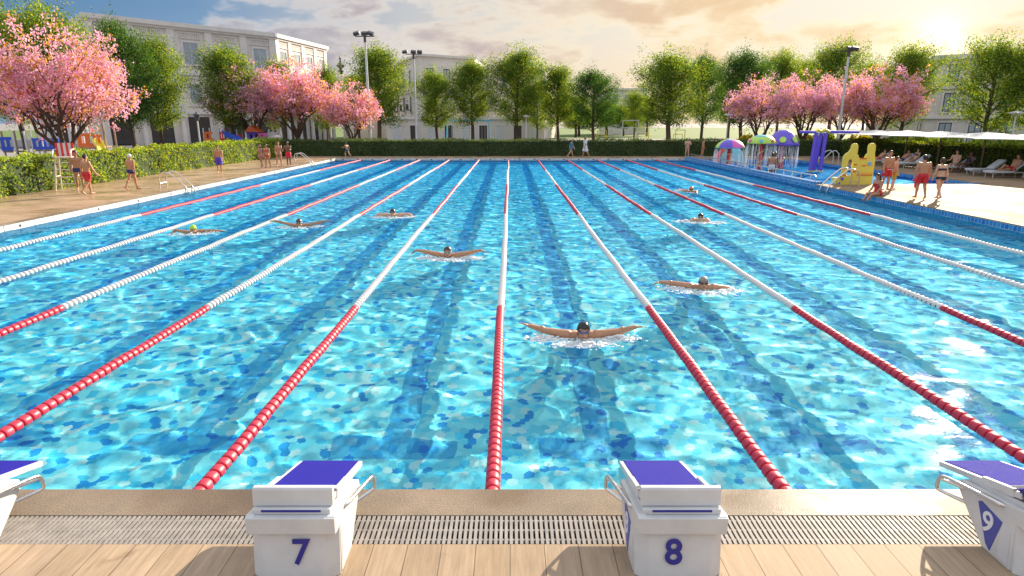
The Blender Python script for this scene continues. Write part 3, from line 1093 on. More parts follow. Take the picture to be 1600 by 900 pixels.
SH = [shrub_mesh(3, M['shrub_yellow']), shrub_mesh(4, M['hedge_leaf'])]
shr = [(1170, 66, 0, 'yellow green shrub under the leftmost mauve blossom tree of the right group'), (1235, 67, 0, 'bright yellow shrub right behind the tallest water mushroom, left of two'), (1262, 66, 0, 'bright yellow shrub left of the purple spray frame beam'),
       (1290, 68, 1, 'green shrub at the foot of the leaning floodlight mast'), (1345, 66, 0, 'yellow shrub right of the leaning floodlight mast above the first parasol'), (1400, 62, 1, 'green shrub above the second parasol under the pink blossom tree'),
       (1440, 55, 1, 'green shrub above the third parasol before the right stone building'), (1480, 50, 1, 'green shrub just left of the large tree trunk by the parasols'), (1530, 46, 1, 'green shrub at the trunk of the large right tree'),
       (1580, 44, 1, 'green shrub beside the disc headed lamp on the right'), (1622, 43, 1, 'green shrub cut by the right frame edge above the last parasol')]
for i, (px, D, k, lab) in enumerate(shr):
    o = link('shrub', SH[k], loc=(X(px, D, 1), D, .1))
    if k and D < 60: o.location.x = max(o.location.x, HR + 3)
    o.scale = (1.25, 1.1, 1.75 if not k else 2.0)
    o.rotation_euler = (0, 0, i * 1.3)
    tag(o, lab, 'shrub', 'shrubs beyond the right hedges')
# ------------------------------------------------------------------ buildings
M['stone'] = mat('pale_stone', (.72, .66, .61), .75, .10, .4, .15, 6)
M['stone_warm'] = mat('warm_stone', (.68, .61, .56), .75, .10, .4, .15, 6)
M['trim'] = mat('stone_trim', (.72, .67, .64), .7, .08, 1)
M['frame_dark'] = mat('dark_frame', (.05, .05, .055), .5, .1)
M['frame_white'] = mat('white_frame', (.6, .6, .6), .5, .05)
M['shade_int'] = mat('interior_shade', (.06, .05, .045), .8, .2, 2)


def bands(fc, parent, lst):
    for (u0, u1, z0, z1, o0, o1) in lst:
        mb = MB()
        fc.box(mb, u0, u1, z0, z1, o0, o1)
        mb.build('cornice', M['trim'], parent)


class Facade:
    """vertical plane from A to B (x,y), built into local coords of parent at origin"""
    def __init__(s, A, B):
        s.A = V3((*A, 0)); s.B = V3((*B, 0))
        s.L = (s.B - s.A).length
        s.d = (s.B - s.A) / s.L
        s.n = V3((s.d.y, -s.d.x, 0))  # outward: right-hand side of A->B ; toward the viewer when A is left of B

    def M(s, u, out=0, z=0):
        p = s.A + s.d * u + s.n * out
        return Matrix(((s.d.x, -s.n.x, 0, p.x), (s.d.y, -s.n.y, 0, p.y), (0, 0, 1, z), (0, 0, 0, 1)))

    def box(s, mb, u0, u1, z0, z1, o0, o1):
        """o: how far out of the facade (o0 < o1)"""
        mb.box(u0, u1, -o1, -o0, z0, z1, s.M(0))


def window(fc, u, z, w, h, parent, frame='frame_dark', bars=(1, 1), surround=True, balcony=False):
    mb = MB()
    t = .09
    fc.box(mb, u - w / 2, u + w / 2, z, z + t, .01, .07)
    fc.box(mb, u - w / 2, u + w / 2, z + h - t, z + h, .01, .07)
    fc.box(mb, u - w / 2, u - w / 2 + t, z + t, z + h - t, .01, .07)
    fc.box(mb, u + w / 2 - t, u + w / 2, z + t, z + h - t, .01, .07)
    for i in range(1, bars[0] + 1):
        uu = u - w / 2 + w * i / (bars[0] + 1)
        fc.box(mb, uu - .035, uu + .035, z + t, z + h - t, .012, .06)
    for i in range(1, bars[1] + 1):
        z_ = z + h * (i / (bars[1] + 1)) * 1.15
        fc.box(mb, u - w / 2 + t, u + w / 2 - t, z_ - .03, z_ + .03, .014, .055)
    f = mb.build('window', M[frame], parent)
    mb = MB(); fc.box(mb, u - w / 2 + .02, u + w / 2 - .02, z + .02, z + h - .02, .003, .02)
    mb.build('pane', M['glass'], f)
    if surround:
        mb = MB()
        fc.box(mb, u - w / 2 - .22, u - w / 2 - .01, z - .1, z + h + .25, .002, .12)
        fc.box(mb, u + w / 2 + .01, u + w / 2 + .22, z - .1, z + h + .25, .002, .12)
        fc.box(mb, u - w / 2 - .009, u + w / 2 + .009, z + h + .01, z + h + .25, .002, .11)
        fc.box(mb, u - w / 2 - .3, u + w / 2 + .3, z - .24, z - .1, .002, .2)
        mb.build('surround', M['trim'], f)
    if balcony:
        mb = MB()
        fc.box(mb, u - w / 2 - .3, u + w / 2 + .3, z - .1, z, .2, .75)
        fc.box(mb, u - w / 2 - .3, u + w / 2 + .3, z + .92, z + .97, .70, .75)
        k = int((w + .6) / .14)
        for i in range(k + 1):
            uu = u - w / 2 - .3 + (w + .6) * i / k
            fc.box(mb, uu - .012, uu + .012, z, z + .92, .71, .735)
        mb.build('balcony', M['frame_dark'], f)
    return f


def wall_block(parent, pts, h, m, base=.1):
    return MB().prism(pts, 'z', base, h).build('wall', m, parent)


# --- big classical building on the left
bA = empty('stone_building', (0, 0, 0), 0, 'large pale classical stone building with attic and cornice behind the left trees', 'building')
p0, p1, p2 = (-53.6, 85), (-36.5, 104), (-33.4, 121)
H1 = 16.3
wall_block(bA, [p0, p1, p2, (-80, 135), (-78, 108)], H1, M['stone'])
f1, f2 = Facade(p0, p1), Facade(p1, p2)
for fc in (f1, f2):
    L = fc.L
    mb = MB()
    fc.box(mb, -.3, L + .3, H1 - .45, H1 + .12, .0, .55)
    fc.box(mb, -.25, L + .25, H1 - .75, H1 - .45, .0, .3)
    fc.box(mb, -.3, L + .3, 9.6, 10.0, .0, .5)
    fc.box(mb, -.2, L + .2, 9.1, 9.6, .0, .22)
    fc.box(mb, -.2, L + .2, 4.3, 4.7, .0, .3)
    mb.build('cornice', M['trim'], bA)
    k = int(L / 4.3)
    st = L / k
    for i in range(k + 1):
        u_ = min(max(st * i, .5), L - .5)
        mb = MB()
        fc.box(mb, u_ - .5, u_ + .5, 10.0, H1 - .75, .0, .22)
        fc.box(mb, u_ - .45, u_ + .45, 4.7, 9.1, .0, .28)
        fc.box(mb, u_ - .58, u_ + .58, 8.7, 9.1, .28, .36)
        mb.build('pilaster', M['trim'], bA)
    for i in range(k):
        u_ = st * (i + .5)
        window(fc, u_, 11.1, 2.1, 2.9, bA, 'frame_white', (1, 1))
        window(fc, u_, 5.6, 1.7, 2.8, bA, 'frame_white', (1, 1))
        mb = MB()   # attic balustrade panel
        for j in range(12):
            uu = u_ - 1.35 + 2.7 * j / 11
            fc.box(mb, uu - .06, uu + .06, 14.55, 15.2, .0, .12)
        fc.box(mb, u_ - 1.5, u_ + 1.5, 15.2, 15.3, .0, .16)
        fc.box(mb, u_ - 1.5, u_ + 1.5, 14.45, 14.55, .0, .16)
        mb.build('balustrade', M['trim'], bA)
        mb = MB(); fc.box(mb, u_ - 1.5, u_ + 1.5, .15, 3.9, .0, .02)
        g_ = mb.build('arcade_shade_panel', M['shade_int'], bA)  # flat dark sheet on the wall, arcade shade put into its colour
        mb = MB()
        fc.box(mb, u_ - 1.45, u_ + 1.45, .3, 1.0, .02, .08); fc.box(mb, u_ - .03, u_ + .03, 1.0, 3.6, .02, .09)
        mb.build('arcade_rail', M['frame_dark'], g_)
    for i in range(k + 1):
        u_ = min(max(st * i, .6), L - .6)
        mb = MB()
        q = fc.M(u_, .9)
        p = q.to_translation()
        mb.cyl((p.x, p.y, .1), (p.x, p.y, 3.9), .36, .31, 12)
        fc.box(mb, u_ - .5, u_ + .5, 3.9, 4.3, .3, 1.35)
        mb.build('column', M['trim'], bA, smooth=True)
# arched gable on the wing
mb = MB()
pts = [(f2.L * .28 + 3.6 * math.cos(a) + 3.6, 9.9 + 2.1 * math.sin(a)) for a in np.linspace(0, math.pi, 15)]
vs = []
for (u_, z_) in pts:
    for o_ in (.5, .75):
        q = f2.M(u_, o_).to_translation(); vs.append((q.x, q.y, z_))
fs = [(2 * i, 2 * i + 1, 2 * i + 3, 2 * i + 2) for i in range(14)] + [tuple(range(0, 30, 2)), tuple(range(1, 30, 2))[::-1]]
mb.add(vs, fs)
mb.build('gable', M['trim'], bA)

# --- middle building
bB = empty('apartment_building', (0, 0, 0), 0, 'pale flat roofed building behind the middle trees with a blue grey corner', 'building')
q0, q1, q2 = (X(612, 128, 10), 128), (X(655, 106, 10), 106), (X(742, 112, 10), 112)
HB1 = 13.6
wall_block(bB, [q0, q1, q2, (q2[0] + 2, 140), (q0[0], 142)], HB1, M['stone'])
for fc, us in ((Facade(q0, q1), (5.5, 11.5, 17)), (Facade(q1, q2), (1.9, 5.0, 7.9))):
    bands(fc, bB, [(-.15, fc.L + .15, HB1 - .25, HB1 + .1, 0, .35), (-.1, fc.L + .1, 8.0, 8.25, 0, .25), (-.1, fc.L + .1, 4.0, 4.3, 0, .25)])
    for u_ in us:
        window(fc, u_, 9.4, 1.25, 2.2, bB, 'frame_dark', (1, 0), balcony=False)
        window(fc, u_, 5.2, 1.25, 2.2, bB, 'frame_dark', (1, 0), balcony=True)
        window(fc, u_, .5, 1.3, 2.9, bB, 'frame_dark', (1, 1))
bC = empty('apartment_building', (0, 0, 0), 0, 'lower pale building behind the tallest middle tree, right of the flat roofed one', 'building')
q0, q1, q2 = (X(750, 118, 8), 118), (X(852, 122, 8), 122), (X(870, 140, 8), 140)
wall_block(bC, [q0, q1, q2, (q0[0], 140)], 12.6, M['stone_warm'])
for fc, us in ((Facade(q0, q1), (1.6, 4.4, 7.2, 10.0)),):
    bands(fc, bC, [(-.15, fc.L + .15, 12.3, 12.7, 0, .35), (-.1, fc.L + .1, 7.9, 8.2, 0, .25)])
    for u_ in us:
        window(fc, u_, 9.0, 1.2, 2.1, bC, 'frame_white', (1, 0)); window(fc, u_, 5.0, 1.2, 2.1, bC, 'frame_white', (1, 0)); window(fc, u_, .6, 1.3, 2.7, bC, 'frame_dark', (1, 0))
# low range behind the swing frame
bD = empty('low_building', (0, 0, 0), 0, 'low pale wing with doors behind the blue swing frame', 'building')
q0, q1 = (X(604, 100, 2), 100), (X(1015, 100, 2), 100)
wall_block(bD, [q0, (X(850, 100, 2), 100), (X(850, 100, 2), 104), (q0[0], 104)], 3.9, M['stone_warm'])
fc = Facade(q0, (X(850, 100, 2), 100))
bands(fc, bD, [(-.1, fc.L + .1, 3.6, 4.0, 0, .25)])
for i in range(9):
    u_ = 1.6 + i * (fc.L - 3) / 8
    mb = MB(); fc.box(mb, u_ - .6, u_ + .6, .15, 2.7, 0, .03)
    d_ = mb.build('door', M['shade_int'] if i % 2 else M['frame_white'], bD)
    mb = MB(); fc.box(mb, u_ - .75, u_ - .6, .15, 2.85, 0, .1); fc.box(mb, u_ + .6, u_ + .75, .15, 2.85, 0, .1); fc.box(mb, u_ - .6, u_ + .6, 2.7, 2.85, 0, .1)
    mb.build('door_frame', M['trim'], d_)
# --- right building
bE = empty('stone_building', (0, 0, 0), 0, 'pale stone building with tall windows and balconies behind the right trees', 'building')
q0, q1, q2 = (X(1438, 98, 6), 98), (X(1452, 86, 6), 86), (X(1720, 76, 6), 76)
HE = 11.3
wall_block(bE, [q0, q1, q2, (q2[0] + 6, 110), (q0[0], 112)], HE, M['stone_warm'])
for fc, us in ((Facade(q0, q1), (3.5, 8)), (Facade(q1, q2), (2.2, 5.4, 8.6, 11.8, 15, 18.2, 21.4))):
    bands(fc, bE, [(-.2, fc.L + .2, HE - .4, HE + .15, 0, .45), (-.1, fc.L + .1, 7.3, 7.6, 0, .3), (-.1, fc.L + .1, 3.6, 3.9, 0, .35)])
    for j, u_ in enumerate(us):
        window(fc, u_, 8.2, 1.2, 2.1, bE, 'frame_dark', (1, 1))
        window(fc, u_, 4.5, 1.25, 2.3, bE, 'frame_dark', (1, 1), balcony=(j % 2 == 1))
        window(fc, u_, .4, 1.4, 2.7, bE, 'frame_dark', (1, 1))
# --- small far ones
bF = empty('house', (0, 0, 0), 0, 'far pale house between the blossom trees and the mast, low roofline', 'house')
q0, q1 = (X(536, 130, 6), 130), (X(606, 130, 6), 130)
wall_block(bF, [q0, q1, (q1[0], 145), (q0[0], 145)], 12.2, M['stone_warm'])
fc = Facade(q0, q1)
bands(fc, bF, [(-.2, fc.L + .2, 11.9, 12.3, 0, .4)])
for u_ in (1.5, 4.4, 7.3):
    window(fc, u_, 9.0, 1.1, 1.9, bF, 'frame_dark', (1, 0)); window(fc, u_, 5.2, 1.1, 1.9, bF, 'frame_dark', (1, 0))
bG = empty('house', (0, 0, 0), 0, 'distant hazy house seen in the gap of open sky', 'house')
q0, q1 = (X(950, 170, 6), 170), (X(1010, 170, 6), 170)
wall_block(bG, [q0, q1, (q1[0], 185), (q0[0], 185)], 11.5, M['stone'])
fc = Facade(q0, q1)
bands(fc, bG, [(-.2, fc.L + .2, 11.2, 11.7, 0, .4)])
for u_ in (1.8, 4.8, 7.8):
    window(fc, u_, 8.2, 1.2, 1.9, bG, 'frame_dark', (1, 0)); window(fc, u_, 4.6, 1.2, 1.9, bG, 'frame_dark', (1, 0))
# rooftop finial
t = empty('finial', (X(533, 126, 12), 126, 12.3), 0, 'dark ornamental lantern finial above the roofline behind the small blossom tree', 'finial')
t.location.z = .1
MB().lathe([(.35, 0), (.3, 11.4), (.5, 11.6), (.2, 11.9)], 10).build('shaft', M['trim'], t, smooth=True)
MB().lathe([(.25, 11.9), (.55, 12.5), (.25, 12.9), (.75, 13.3), (.8, 13.5), (.2, 14.0), (.12, 14.6), (.22, 14.8), (.02, 15.3)], 12).build('lantern', M['lamp_dark'], t, smooth=True)

# ------------------------------------------------------------------ floodlight masts and lamps
def mast(px, D, top, label, heads):
    s = F / zc(D, 8)
    h = CAMH + (192 - top) / s * CT - .1
    t = empty('floodlight_mast', (X(px, D, 1.5), D, .1), 0, label, 'floodlight mast', 'tall floodlight masts')
    MB().cyl((0, 0, 0), (0, 0, h - .3), .15, .09, 12).build('pole', M['pole'], t, smooth=True)
    MB().box(-.2, .2, -.2, .2, 0, .08).build('base_plate', M['pole'], t)
    mb = MB(); mb.cyl((-.9, 0, h - .25), (.9, 0, h - .25), .05); mb.cyl((0, 0, h - .75), (0, 0, h - .15), .14)
    mb.build('bracket', M['lamp_dark'], t)
    for (x_, tilt) in heads:
        Mh = Matrix.Translation((x_, -.1, h - .02)) @ Matrix.Rotation(tilt, 4, 'Y') @ Matrix.Rotation(R(25), 4, 'X')
        hd = MB().box(-.28, .28, -.22, .22, -.12, .14, Mh).build('lamp_head', M['lamp_dark'], t, bevel=.03)
        MB().box(-.23, .23, -.18, .18, -.135, -.121, Mh).build('lens', M['frame_white'], hd)


mast(579, 62, 54, 'tallest white floodlight mast, beside the small pink blossom tree', [(.55, .3), (-.75, -.2), (.0, 0)])
mast(651, 74, 82, 'slim white floodlight mast left of the blue swing frame', [(-.95, -.2), (.0, .1), (.7, .1)])
mast(1309, 61, 76, 'white floodlight mast rising in front of the mauve blossom trees on the right', [(0, .1), (.45, .1)])


def street_lamp(px, D, top, label, kind):
    s = F / zc(D, 3)
    h = CAMH + (192 - top) / s * CT - .1
    t = empty('street_lamp', (X(px, D, 1.5), D, .1), 0, label, 'street lamp', 'street lamps beyond the hedges')
    MB().cyl((0, 0, 0), (0, 0, h - .5), .07, .05, 10).build('pole', M['pole'], t, smooth=True)
    if kind == 'globe':
        MB().lathe([(.05, h - .5), (.12, h - .45), (.2, h - .1), (.24, h - .05), (.1, h + .05), (.03, h + .15)], 12).build('lamp_head', M['lamp_dark'], t, smooth=True)
        MB().lathe([(.10, h - .44), (.185, h - .12)], 12).build('glass', M['frame_white'], t, smooth=True)
    else:
        MB().lathe([(.05, h - .5), (.06, h - .25), (.5, h - .14), (.52, h - .08), (.1, h), (.02, h)], 16).build('lamp_head', M['pole'], t, smooth=True)


street_lamp(313, 48, 178, 'street lamp with small lantern before the big stone building', 'globe')
street_lamp(822, 80, 180, 'thin street lamp standing before the tallest middle tree', 'disc')
street_lamp(1135, 72, 178, 'thin street lamp with flat disc head left of the mauve blossom', 'disc')
street_lamp(1578, 46, 174, 'street lamp with flat disc head before the right stone building', 'disc')

# ------------------------------------------------------------------ playground beyond the left hedge
def panel_box(mb, px0, px1, py0, py1, D, depth=.25):
    s = F / zc(D, 2)
    z0 = CAMH + (192 - py1) / s * CT; z1 = CAMH + (192 - py0) / s * CT
    mb.box(X(px0, D, 2), X(px1, D, 2), D, D + depth, z0, z1)
    return z0


def play_tower(D, px0, px1, rows, posts, label, top=195, slide=None, roof=None):
    s = F / zc(D, 2)
    cx_ = X((px0 + px1) / 2, D, 2)
    t = empty('play_tower', (cx_, D, .1), 0, label, 'playground', 'playground structures beyond the left hedge')
    def Z(py): return CAMH + (192 - py) / s * CT - .1
    for (a, b_, y0_, y1_, mk) in rows:
        x0_, x1_ = X(a, D, 2) - cx_, X(b_, D, 2) - cx_
        z0, z1 = Z(y1_), Z(y0_)
        mb = MB()
        w = (x1_ - x0_)
        mb.box(x0_, x1_, -.06, .0, z0, z0 + (z1 - z0) * .28); mb.box(x0_, x1_, -.06, .0, z1 - (z1 - z0) * .22, z1)
        k = max(2, int(w / .35))
        for i in range(k):
            u0 = x0_ + w * (i + .0) / k
            mb.box(u0 + .02, u0 + w / k * .62, -.055, -.005, z0 + (z1 - z0) * .28, z1 - (z1 - z0) * .22)
        mb.build('panel', M[mk], t, bevel=.01)
        MB().box(x0_, x1_, .02, 1.2, z0 - .12, z0 - .02).build('floor', M['wood'], t)
    for px in posts:
        x_ = X(px, D, 2) - cx_
        for yy in (.05, 1.25):
            MB().cyl((x_, yy, 0), (x_, yy, Z(top)), .06, n=8).build('post', M['wood'] if px % 2 else M['pole'], t, smooth=True)
    if slide:
        (a, ya, b_, yb, mk) = slide
        mb = MB()
        P0, P1 = V3((X(a, D, 2) - cx_, -.1, Z(ya))), V3((X(b_, D, 2) - cx_, -1.1, Z(yb)))
        n_ = 10
        vs = []
        for i in range(n_ + 1):
            f_ = i / n_
            p = P0.lerp(P1, f_); p.z = P0.z + (P1.z - P0.z) * (f_ + .12 * math.sin(f_ * math.pi * 2))
            for (dy_, dz_) in ((-.4, .3), (-.36, 0), (.36, 0), (.4, .3)): vs.append(p + V3((0, dy_, dz_)))
        fs = [(4 * i + j, 4 * i + j + 1, 4 * i + j + 5, 4 * i + j + 4) for i in range(n_) for j in range(3)]
        mb.add(vs, fs)
        o_ = mb.build('slide', M[mk], t, smooth=True)
        md = o_.modifiers.new('thick', 'SOLIDIFY'); md.thickness = .04
    if roof:
        (a, b_, y0_, y1_, mk) = roof
        x0_, x1_ = X(a, D, 2) - cx_, X(b_, D, 2) - cx_
        MB().prism([(x0_, Z(y1_)), (x1_, Z(y1_)), ((x0_ + x1_) / 2, Z(y0_))], 'y', -.3, 1.4).build('roof', M[mk], t)
    return t


play_tower(44, 115, 175, [(121, 145, 208, 230, 'orange'), (146, 160, 210, 228, 'orange')], [112, 120, 147, 163], 'play tower with orange panels right of the lifeguard chair', 190, (150, 216, 172, 236, 'yellow'), None)
play_tower(46, 0, 95, [(0, 18, 214, 236, 'play_blue'), (50, 92, 216, 234, 'play_blue')], [3, 20, 38, 48, 64], 'blue panelled play tower under the largest pink blossom tree', 205, (92, 220, 118, 240, 'play_blue'), None)
play_tower(58, 318, 350, [(319, 333, 206, 220, 'orange'), (343, 350, 206, 220, 'red')], [318, 334, 342, 351], 'play tower with orange and red panels before the big stone building', 200, (352, 208, 384, 224, 'play_blue'), None)
play_tower(60, 366, 420, [(372, 378, 210, 222, 'red'), (386, 402, 206, 222, 'purple'), (404, 418, 208, 222, 'pink')], [370, 386, 403, 420], 'purple and pink play tower left of the white play dome', 202, None, (384, 404, 196, 206, 'orange'))
t = empty('play_dome', (X(428, 61), 61, .1), 0, 'white rounded play dome behind the hedge, under the blossom trees', 'playground')
MB().lathe([(1.25, 0), (1.25, .6), (1.1, 1.3), (.8, 1.8), (.4, 2.1), (.02, 2.2)], 20).build('shell', M['white'], t, smooth=True)
MB().cyl((-.2, -1.28, 1.0), (-.2, -1.1, 1.0), .35, n=16).build('porthole', M['play_blue'], t)

# swing frame
t = empty('swing_frame', (X(732, 92), 92, .1), 0, 'light blue swing frame in front of the pale middle building', 'swing')
w_ = X(768, 92) - X(697, 92)
MB().cyl((-w_ / 2, 0, 3.3), (w_ / 2, 0, 3.3), .11, n=10).build('top_beam', M['sky_blue'], t, smooth=True)
for sx_ in (-1, 1):
    for sy_ in (-1, 1):
        MB().cyl((sx_ * (w_ / 2 - .15), sy_ * .9, 0), (sx_ * (w_ / 2 - .3), 0, 3.3), .09, n=8).build('leg', M['sky_blue'], t, smooth=True)
for k in range(3):
    x_ = -w_ / 3 + k * w_ / 3
    mb = MB(); mb.box(x_ - .25, x_ + .25, -.1, .1, .55, .6)
    se = mb.build('swing_seat', M['lamp_dark'], t)
    for s_ in (-1, 1): MB().cyl((x_ + s_ * .22, 0, .6), (x_ + s_ * .22, 0, 3.25), .018, n=5).build('chain', M['pole'], se)

# outdoor gym
def gym(px, D, w, h, label, mk):
    t = empty('exercise_frame', (X(px, D), D, .1), 0, label, 'exercise frame', 'outdoor gym frames on the far lawn')
    for s_ in (-1, 1):
        MB().cyl((s_ * w / 2, 0, 0), (s_ * w / 2, 0, h), .06, n=8).build('post', M[mk], t, smooth=True)
        MB().cyl((s_ * w / 2, 1.2, 0), (s_ * w / 2, 1.2, h * .7), .05, n=8).build('post', M[mk], t, smooth=True)
    MB().cyl((-w / 2, 0, h), (w / 2, 0, h), .05, n=8).build('bar', M[mk], t, smooth=True)
    MB().cyl((-w / 2, 1.2, h * .7), (w / 2, 1.2, h * .7), .05, n=8).build('bar', M[mk], t, smooth=True)


gym(940, 92, 1.2, 1.9, 'low yellow exercise frame, leftmost of the outdoor gym', 'yellow')
gym(962, 92, 1.4, 2.1, 'white exercise frame between the yellow gym frames', 'pole')
gym(984, 90, 2.2, 3.3, 'tall grey pull up frame of the outdoor gym', 'pole')
gym(1004, 92, 1.6, 2.3, 'yellow exercise frame right of the tall grey pull up frame', 'yellow')
gym(1062, 92, 1.3, 2.0, 'small yellow exercise frame under the broad green tree', 'yellow')

# ------------------------------------------------------------------ lifeguard chair
p = at(109, 296)
t = empty('lifeguard_chair', (p.x, p.y, DZ), R(20), 'tall lifeguard chair with a red and white striped back at the left hedge', 'lifeguard chair')
M['chair_frame'] = mat('pale_chair_frame', (.68, .58, .48), .5, .06)
for sx_ in (-1, 1):
    for sy_ in (-1, 1):
        MB().cyl((sx_ * .42, sy_ * .42, 0), (sx_ * .28, sy_ * .25, 1.38), .035, n=8).build('leg', M['chair_frame'], t, smooth=True)
MB().box(-.33, .33, -.3, .3, 1.38, 1.44).build('seat', M['chair_frame'], t, bevel=.01)
mb = MB()
for i in range(7):
    mb.cur = i % 2
    mb.box(-.35 + i * .1, -.25 + i * .1, .27, .31, 1.44, 2.02)
mb.build('backrest', [M['red'], M['white']], t)
for s_ in (-1, 1):
    mb = MB(); mb.tube([(s_ * .34, .27, 1.75), (s_ * .34, -.1, 1.73), (s_ * .34, -.3, 1.6), (s_ * .34, -.32, 1.44)], .03); mb.build('armrest', M['white'], t, smooth=True)
for k in range(4):
    f_ = .2 + k * .22
    for s_ in (-1,):
        hw_ = .42 - .14 * f_
        MB().cyl((-hw_, -.42 + .17 * f_, 1.38 * f_), (hw_, -.42 + .17 * f_, 1.38 * f_), .022, n=8).build('rung', M['chair_frame'], t, smooth=True)
for s_ in (-1, 1):
    MB().cyl((s_ * .36, -.34, .6), (s_ * .36, .34, .6), .022, n=8).build('brace', M['chair_frame'], t, smooth=True)

# ------------------------------------------------------------------ pool ladders
def ladder(px, py, side, label, big=1.0):
    p = at(px, py)
    x_ = PX0 if side < 0 else PX1
    t = empty('pool_ladder', (x_, p.y, DZ), 0, label, 'pool ladder', 'steel ladders at the pool edges')
    for s_ in (-.3, .3):
        raw = [(1.15, 0), (1.15, .45), (1.05, .66), (.85, .72), (.65, .68), (.3, .38), (.0, .08), (-.1, -.15), (-.12, -1.0)]
        pts = [(side * a * big, s_ * big, b_ * big) for a, b_ in raw]
        MB().tube(pts, .028 * big, 10).build('hand_rail', M['steel'], t, smooth=True)
    MB().tube([(side * 1.15 * big, -.3 * big, .22), (side * 1.15 * big, .3 * big, .22)], .02).build('cross_bar', M['steel'], t, smooth=True)
    for z_ in (-.35, -.62, -.9):
        MB().box(side * -.16 - .05, side * -.16 + .05, -.3 * big, .3 * big, z_ - .015, z_ + .015).build('step', M['steel'], t)
    return t


ladder(312, 293, -1, 'steel pool ladder on the left edge, nearest one, beside the man in purple shorts')
ladder(498, 254.5, -1, 'steel pool ladder at the far left corner of the pool')
ladder(1287, 291, 1, 'steel ladder with large curved handrails next to the yellow play castle', 1.15)

# guard rail on the dividing wall
t = empty('guard_rail', ((PX1 + KX0) / 2, KY0, .3), 0, 'long low chrome rail along the wall between the two pools', 'rail')
Lr = PY1 - KY0
MB().tube([(0, .35, 0), (0, .33, .2), (0, .45, .27)] + [(0, .45 + (Lr - .6) * i / 8, .27) for i in range(1, 9)], .032, 8).build('top_rail', M['steel'], t, smooth=True)
k_ = 22
for i in range(k_):
    y_ = .9 + (Lr - 1.2) * i / (k_ - 1)
    MB().cyl((0, y_, 0), (0, y_, .27), .018, n=6).build('post', M['steel'], t, smooth=True)
# paddling pool handrail at the far side
t = empty('stair_rail', (KX1 - .1, 47.5, DZ), 0, 'pair of curved white handrails on the far side of the paddling pool', 'rail')
for s_ in (-.4, .4):
    MB().tube([(.9, s_, 0), (.85, s_, .7), (.6, s_, .92), (.3, s_, .85), (-.3, s_, .2), (-.5, s_, -.4)], .035, 8).build('hand_rail', M['white'], t, smooth=True)

# ------------------------------------------------------------------ water mushrooms
M['drops'] = water_mat('falling_water', (.95, .98, 1), 1.0)
mm = bpy.data.materials.new('falling_water_white'); mm.use_nodes = True
n = Nodes(mm.node_tree); mm.node_tree.nodes.remove(mm.node_tree.nodes['Principled BSDF'])
mx = n.n('MixShader', .42)
tr_ = n.n('BsdfTransparent'); df_ = n.n('BsdfDiffuse'); df_.inputs[0].default_value = (.85, .9, .95, 1)
n.set(mx.inputs[1], tr_.outputs[0]); n.set(mx.inputs[2], df_.outputs[0])
n.set(mm.node_tree.nodes['Material Output'].inputs[0], mx.outputs[0])
M['drops'] = mm


